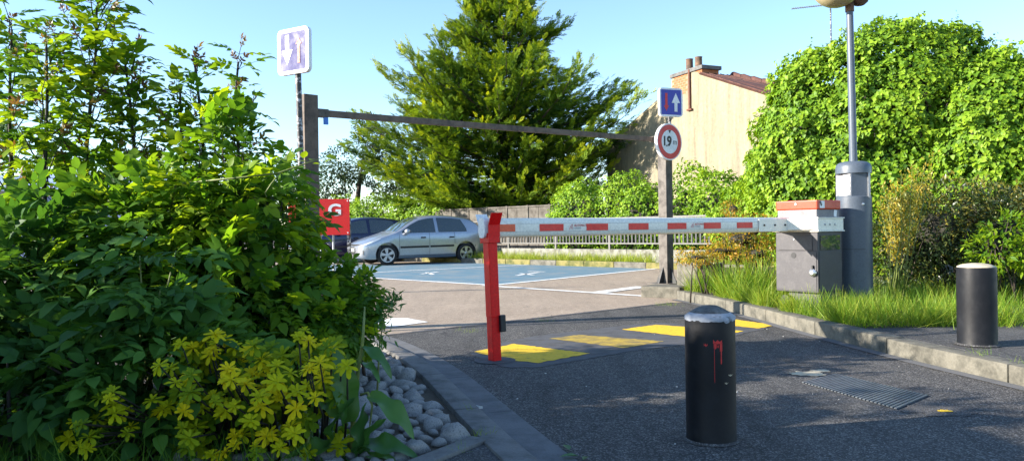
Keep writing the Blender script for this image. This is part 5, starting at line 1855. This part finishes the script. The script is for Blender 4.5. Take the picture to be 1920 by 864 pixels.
ivy('ivy_mound', 'large bright green ivy mound behind the lamp post', 'ivy',
    [E(1690, 270, 13.5, 190, 235, 1.2), E(1540, 300, 14.0, 125, 205, 1.1), E(1490, 330, 15.0, 66, 190, 1.0), E(1448, 358, 17.0, 50, 98, .9), E(1855, 300, 12.8, 150, 205, 1.2), E(1990, 310, 12.5, 160, 215, 1.2), E(1775, 205, 13.6, 95, 150, 1.0), E(1620, 205, 13.8, 85, 130, 1.0), E(1385, 412, 18.5, 55, 62, .8), E(1515, 200, 14.4, 42, 90, .6)],
    270000, .068, 101, parts=200, tint=.55)
def on_fence(s_, t, z, rx, ry, rz):
    p = FPt(s_, t, z)
    return ((p.x, p.y, p.z), (rx, ry, rz))
ivy('ivy_hedge', 'ivy hedge behind the railing between conifer and ivy mound', 'ivy',
    [on_fence(s_, 2.0+.3*math.sin(s_*3), .9, 1.15, .75, 1.75+.22*math.sin(s_*2.1)) for s_ in (11.0, 11.9, 13.0, 14.2, 15.4, 16.6, 17.8, 19.0, 20.2, 21.4)],
    75000, .076, 102, tint=.52)
ivy('ivy_hedge', 'ivy hedge behind the parked cars on the left', 'ivy',
    [on_fence(s_, 2.4+.3*math.sin(s_*2), .8, 1.3, .85, 1.75+.25*math.sin(s_*1.7+1)) for s_ in (-4.5, -3.2, -1.9, -.6, .7, 2.0, 3.3, 4.4)],
    50000, .088, 103, tint=.55)

# ---------------------------------------------------------------- conifer
def plume(seedv, nb_=9):
    """flat feathery spray, one metre long, made of many narrow blades"""
    r = np.random.default_rng(seedv)
    v, f = [], []
    for i in range(nb_):
        t = (i+.5)/nb_
        for sd in (-1, 1):
            L = .40*(1-t)**.7*r.uniform(.7, 1.25)+.06
            a = R(38+r.uniform(-10, 10))
            p = np.array([0, t*.9, -.10*t*t])
            d = np.array([sd*math.sin(a), math.cos(a), r.uniform(-.3, .25)])
            w = np.array([-d[1], d[0], r.uniform(-.5, .5)])*.040
            o = len(v)
            v += [p, p+d*L*.5+w, p+d*L, p+d*L*.5-w]
            f += [(o, o+1, o+2), (o, o+2, o+3)]
    o = len(v)
    v += [np.array([-.02, 0, 0]), np.array([.02, 0, 0]), np.array([0, 1.05, -.12])]
    f.append((o, o+1, o+2))
    return np.array(v), np.array(f)
PLUME = [plume(s) for s in range(4)]
def conifer():
    r = np.random.default_rng(200)
    b = at(942, 432, 33.0); b.z = 0
    root = empty('conifer', b); tag(root, 'tall feathery cypress tree behind the panel fence', 'tree')
    bx, by = b.x, b.y
    MB().tube([(bx, by, 0), (bx+.1, by, 3), (bx-.05, by, 7), (bx, by, 12.6)], [.34, .26, .15, .02], 12).build('trunk', 'bark', root, smooth='all')
    Rp = [(1.0, 3.4), (2.0, 4.6), (3.2, 5.8), (4.6, 6.2), (6.0, 5.8), (7.9, 4.0), (10, 2.5), (11.5, 1.4), (12.8, .5)]
    limbs = MB()
    P, D, N, S, T = [], [], [], [], []
    nl = 400
    for i in range(nl):
        q = (i+r.random())/nl
        h0 = .7+11.9*q**1.1
        az = i*2.39996+r.uniform(-.5, .5)
        rise = r.uniform(.04, .34)+.12*q
        L = ip(Rp, min(12.6, h0+1.0))*r.uniform(.42, 1.08)
        a = np.array([math.cos(az), math.sin(az), 0])
        if a[1] > .5 and r.random() < .6:
            continue                                   # far side
        s0 = np.array([bx, by, h0])
        path = [s0+a*L*t+np.array([0, 0, rise*L*t**1.6-.12*L*t*(1-t)]) for t in np.linspace(0, 1, 7)]
        path = [p+r.normal(size=3)*.06 for p in path]
        limbs.tube([tuple(p) for p in path], [.07*(1-q*.6), .055*(1-q*.6), .045*(1-q*.6), .034, .024, .015, .006], 5)
        lat = np.cross(a, [0, 0, 1.0])
        lt = r.uniform(-.18, .18)
        def spray_line(p0, d, Ls, t_in):
            n_ = max(4, int(Ls*10))
            for k in range(n_):
                t = (k+r.random())/n_
                c = p0+d*Ls*t+np.array([0, 0, .16*Ls*t*t])
                sd = np.cross(d, [0, 0, 1.0])*r.choice([-1, 1])
                P.append(c+r.normal(size=3)*.05)
                D.append(norm(d+sd*r.uniform(.0, .9)*(1.1-t)+np.array([0, 0, r.uniform(-.15, .5)])))
                N.append(norm(np.array([0, 0, .7])-a*.0+r.normal(size=3)*.6))
                S.append(r.uniform(.30, .50)*(1.15-.4*t))
                T.append(np.clip(-.02+.95*(.55*t_in+.45*t)**1.6+lt+.10*r.normal(), 0, 1))  # yellower young tips; lit ends and shaded interior are also put into the tint
        nsub = int(L*2.3)+4
        for k in range(nsub):
            t = .15+.85*(k+r.random())/nsub
            j = min(5, int(t*6)); p = path[j]+(path[j+1]-path[j])*(t*6-j)
            d0 = norm(path[j+1]-path[j])
            sd = 1 if k % 2 else -1
            d = norm(d0*.8+lat*sd*r.uniform(.2, 1.1)*(1.2-.7*t)+np.array([0, 0, r.uniform(-.5, .6)]))
            spray_line(p, d, (.22*L+.45)*(1.15-.8*t)*r.uniform(.7, 1.25), t)
        spray_line(path[4], norm(path[6]-path[4]), np.linalg.norm(path[6]-path[4])*1.05, .9)
    limbs.build('limbs', 'bark', root, smooth='all')['kind'] = 'stuff'
    P, D, N, S, T = map(np.array, (P, D, N, S, T))
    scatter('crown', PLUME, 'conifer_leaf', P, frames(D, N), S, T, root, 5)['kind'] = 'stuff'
    # bare dead twigs low down
    mb = MB()
    for i in range(70):
        az = r.uniform(-2.9, .0); h = r.uniform(.9, 3.0); L = r.uniform(1.6, 3.6)
        p0 = np.array([bx, by, h]); a = np.array([math.cos(az), math.sin(az), r.uniform(-.1, .25)])
        mb.tube([tuple(p0), tuple(p0+a*L*.5), tuple(p0+a*L+r.normal(size=3)*.15)], [.03, .018, .005], 4)
    mb.build('dead_twigs', 'bark', root)['kind'] = 'stuff'
conifer()

# dark broadleaved tree behind the red board
SMALL = [leaf_template(.16, .09, .1, .15, False), leaf_template(.13, .08, .1, .2, False)]
dt = shrub('dark_tree', 'dark airy broadleaved tree behind the cars, left of the conifer', 'tree',
           [E(640, 320, 38, 45, 45, 1.3), E(700, 290, 38, 50, 60, 1.4), E(690, 245, 38, 32, 32, 1.0), E(620, 350, 38, 35, 40, 1.1), E(740, 330, 38, 50, 60, 1.3), E(560, 340, 39, 40, 45, 1.2)],
           17000, SMALL, 'dark_tree_leaf', 75, depth=.8, lump=1.2, scale=(.7, 1.3), core=None, tint=(.4, .25))
cdt = dt.location
MB().tube([(cdt.x, cdt.y, 0), (cdt.x+.2, cdt.y, 2.0), (cdt.x+.6, cdt.y, 4.6)], [.22, .16, .05], 8).build('trunk', 'bark', dt, smooth='all')

# ---------------------------------------------------------------- shrubs on the right verge
OVAL = [leaf_template(.055, .024, .12, .15, False), leaf_template(.065, .026, .12, .2, False), leaf_template(.045, .022, .12, .1, False)]
shrub('verge_shrub', 'dark green shrub with bronze tips behind the right bollard', 'shrub',
      [E(1760, 440, 9.6, 95, 105, .6), E(1880, 455, 9.2, 95, 105, .6), E(1690, 470, 9.6, 60, 90, .5), E(1990, 450, 9.0, 110, 110, .6), E(1830, 400, 9.9, 70, 65, .5), E(1930, 390, 9.8, 60, 55, .4)],
      34000, OVAL, 'shrub_leaf', 76, depth=.75, core='stem_dark', core_k=.40, lump=4.5, tint=(.34, .22), stems=20, scale=(.8, 1.4), tint_fn=lambda p: np.clip((p[:, 2]-1.0)*.4, -.1, .3))
shrub('verge_shrub', 'young bright green shrub close behind the plain black bollard', 'shrub',
      [E(1885, 440, 8.4, 45, 40, .25), E(1860, 470, 8.4, 40, 30, .25), E(1935, 470, 8.3, 40, 40, .25)],
      1500, OVAL, 'ash_leaf', 77, depth=.5, core=None, lump=4.5, tint=(.6, .2), stems=10, scale=(1.0, 1.7))
# yellow plumes
pl = empty('plume_shrub', base_at(1690, 9.0)); tag(pl, 'tall yellowish plume shrub beside the lamp post', 'shrub')
pl.location.z = KZ
mb = MB(); P, D = [], []
rp = np.random.default_rng(8)
for u, v in ((1752, 285), (1738, 300), (1722, 318), (1710, 312), (1700, 335), (1690, 325), (1678, 340), (1665, 352), (1655, 345), (1650, 375), (1660, 395), (1720, 345), (1740, 330), (1690, 370), (1675, 385), (1705, 365)):
    d = 8.9+rp.uniform(-.2, .2)
    b_ = np.array([at(1685+rp.uniform(-15, 15), 430, d).x, d+.1, KZ]); tip = np.array(at(u, v, d))
    m_ = np.array([(b_[0]*.6+tip[0]*.4), d, (b_[2]+tip[2])/2])
    mb.tube([tuple(b_), tuple(m_), tuple(tip)], [.007, .005, .002], 5)
    for k in range(150):
        t = 1-.62*rp.random()**1.1
        c = (1-t)**2*b_+2*t*(1-t)*m_+t*t*tip
        P.append(c+rp.normal(size=3)*[.028, .028, .02]); D.append(norm(rp.normal(size=3)*.7+np.array([0, 0, .8])))
mb.build('stems', 'stem_green', pl, smooth='all')['kind'] = 'stuff'
P, D = np.array(P), np.array(D)
scatter('plumes', [leaf_template(.042, .018, .1, .1, False)], 'plume_leaf', P, frames(D, rdir(len(P), rp)), rp.uniform(.6, 1.2, len(P)), rp.random(len(P)), pl, 2)['kind'] = 'stuff'
# orange-tipped layered shrub under the boom
shrub('layered_shrub', 'layered shrub with orange yellow tips under the boom', 'shrub',
      [E(1390, 448, 10.6, 62, 28, .45), E(1350, 470, 10.4, 75, 14, .4), E(1420, 475, 10.4, 45, 22, .35), E(1310, 482, 10.2, 48, 9, .3), E(1375, 392, 11.0, 22, 18, .25), E(1410, 430, 10.8, 45, 30, .35)],
      8000, [leaf_template(.034, .017, .1, .1, False), leaf_template(.042, .02, .1, .1, False)], 'orange_leaf', 78, depth=.7, lump=6.0, tint=(.55, .28), stems=36, core='stem_dark', core_k=.35)

# ---------------------------------------------------------------- grass
def blade(seedv, L=1.0, W=.022):
    r = np.random.default_rng(seedv)
    v, f = [], []
    b = r.uniform(.2, .95)
    for i in range(4):
        t = i/3
        y = L*math.sin(b*t)/b*.45; z = L*(t-.22*b*t*t)
        w = W*(1-t*.85)
        v += [(-w/2, y*b, z), (w/2, y*b, z)]
    for i in range(3):
        a = 2*i
        f += [(a, a+1, a+3), (a, a+3, a+2)]
    return np.array(v), np.array(f)
BL = [blade(s) for s in range(6)]
def grass(name, label, pts, h, tint, seedv, lean=.35, w=1.0):
    r = np.random.default_rng(seedv)
    n = len(pts)
    az = r.uniform(0, 6.28, n)
    tl = r.normal(size=(n, 2))*lean
    z = norm(np.stack([tl[:, 0], tl[:, 1], np.ones(n)], 1))
    x = np.stack([np.cos(az), np.sin(az), np.zeros(n)], 1)
    y = norm(np.cross(z, x)); x = np.cross(y, z)
    F = np.stack([x*w, y, z], axis=-1)
    o = scatter(name, BL, 'grass_blade', pts, F, h, tint, None, seedv)
    tag(o, label, 'grass', kind='stuff')
    return o
rg = np.random.default_rng(300)
def verge_pts(n, x0, x1, y0, y1, z):
    y = rg.uniform(y0, y1, n)
    kx = np.interp(y, [p[1] for p in RK], [p[0] for p in RK])+.15
    x = np.maximum(kx, x0)+(x1-np.maximum(kx, x0))*rg.random(n)**1.25
    return np.stack([x, y, np.full(n, z)], 1)
def on_cabinet(p):
    d = p[:, :2]-np.array([cab_c.x, cab_c.y])
    a = np.abs(d @ np.array([bd.x, bd.y])) < CD/2+.0
    b = np.abs(d @ np.array([bn.x, bn.y])-cab_t) < CW/2+.0
    l = ((p[:, :2]-np.array([lb.x, lb.y]))**2).sum(1) < (LR+.01)**2
    return (a & b) | l
p = verge_pts(30000, 2.5, 7.8, 6.6, 10.9, KZ-.012)
cl = vnoise(p, 1.4, 3)
keep = (cl > -.25+.35*rg.random(len(p))) & ~on_cabinet(p)
p, cl = p[keep], cl[keep]
hgt = (.10+.22*np.clip(cl+.4, 0, 1))*rg.uniform(.5, 1.4, len(p))
kx = np.interp(p[:, 1], [q[1] for q in RK], [q[0] for q in RK])
far = np.clip((p[:, 1]-7.7)/1.2, 0, 1)*np.clip((3.9-p[:, 0])/.6, 0, 1)
hgt *= 1+.75*far
grass('grass', 'tall unmown grass on the right verge', p, hgt, np.clip(.46+.24*rg.normal(size=len(p))+.3*cl+(rg.random(len(p)) < .07)*.5, 0, 1), 301, .55)
# bright tufts at kerb, lamp post and bollard
tuft = []
for x, y, n, s in ((3.35, 7.35, 900, .22), (3.05, 7.05, 500, .14), (3.55, 7.6, 700, .2), (2.85, 7.9, 700, .14), (2.75, 8.6, 900, .18), (2.55, 9.6, 900, .2), (2.35, 10.6, 500, .2), (4.2, 6.75, 400, .3), (4.9, 6.75, 500, .4), (3.7, 6.8, 350, .2), (2.72, 9.1, 600, .15)):
    tuft.append(np.stack([rg.normal(x, s*.5, n), rg.normal(y, s*.5, n), np.full(n, KZ-.012)], 1))
p = np.concatenate(tuft)
kx = np.interp(p[:, 1], [q[1] for q in RK], [q[0] for q in RK])+.10
p = p[(p[:, 0] > kx) & ~on_cabinet(p)]
grass('grass', 'bright grass tufts along the kerb and round the lamp post', p, rg.uniform(.10, .30, len(p)), np.clip(.68+.2*rg.normal(size=len(p)), 0, 1), 302, .5)
tuft = []
for x, y, z, n, s in ((3.22, 4.75, KZ, 60, .10), (3.12, 5.15, KZ, 40, .08), (edge_a.x, edge_a.y+.05, .03, 70, .06), (jl.x+.9, jl.y+.27, .006, 50, .12), (2.0, 9.95, .006, 120, .18), (.35, 8.4, .006, 40, .1), (-.25, 4.15, .03, 30, .05), (-.6, 5.3, .0, 40, .06), (edge_a.x-.1, edge_a.y-.2, .03, 30, .05)):
    tuft.append(np.stack([rg.normal(x, s*.5, n), rg.normal(y, s*.5, n), np.full(n, z)], 1))
p = np.concatenate(tuft)
grass('weeds', 'tiny weeds in the joints of kerbs and paving', p, rg.uniform(.02, .07, len(p)), rg.uniform(.5, .9, len(p)), 303, .8, 1.6)
# dry yellow grass on the strip in front of the low wall
n = 14000
s_ = rg.uniform(0, FL, n); t_ = rg.uniform(-.95, -.1, n)
p = np.stack([fa.x+fd.x*s_+fnn.x*t_, fa.y+fd.y*s_+fnn.y*t_, np.full(n, .10)], 1)
p = p[vnoise(p, .9, 5) > -.2]
grass('grass', 'dry yellow grass strip in front of the low wall', p, rg.uniform(.14, .36, len(p)), rg.uniform(.6, 1.05, len(p)), 304, .5, 2.0)
# grass and small weeds under the left shrubs
n = 2500
p = np.stack([rg.uniform(-3.2, -.75, n), rg.uniform(2.6, 4.6, n), np.full(n, .012)], 1)
p = p[p[:, 0] < -.32*(p[:, 1])+.25]
grass('grass', 'thin grass under the shrubs on the left', p, rg.uniform(.08, .3, len(p)), rg.uniform(.1, .5, len(p)), 305, .5)

# torn green leaves lying on the gutter and dry bits
for u, v, s_, a, w_ in ((1068, 845, 1.0, .3, 'farthest'), (1085, 856, 1.2, 1.9, 'largest'), (1100, 858, .8, 2.8, 'smallest')):
    g = gp(u, v, .012)
    o = link('fallen_leaf', np_mesh('fallen_leaf', *leaf_template(.075*s_, .032*s_, .2, .05), 'dock_leaf', np.full(8, .6)))
    o.location = g+Vector((0, 0, .006)); o.rotation_euler = (.1, .05, a)
    tag(o, w_+' of the torn green leaves lying on the gutter', 'leaf', 'fallen leaves on the gutter')
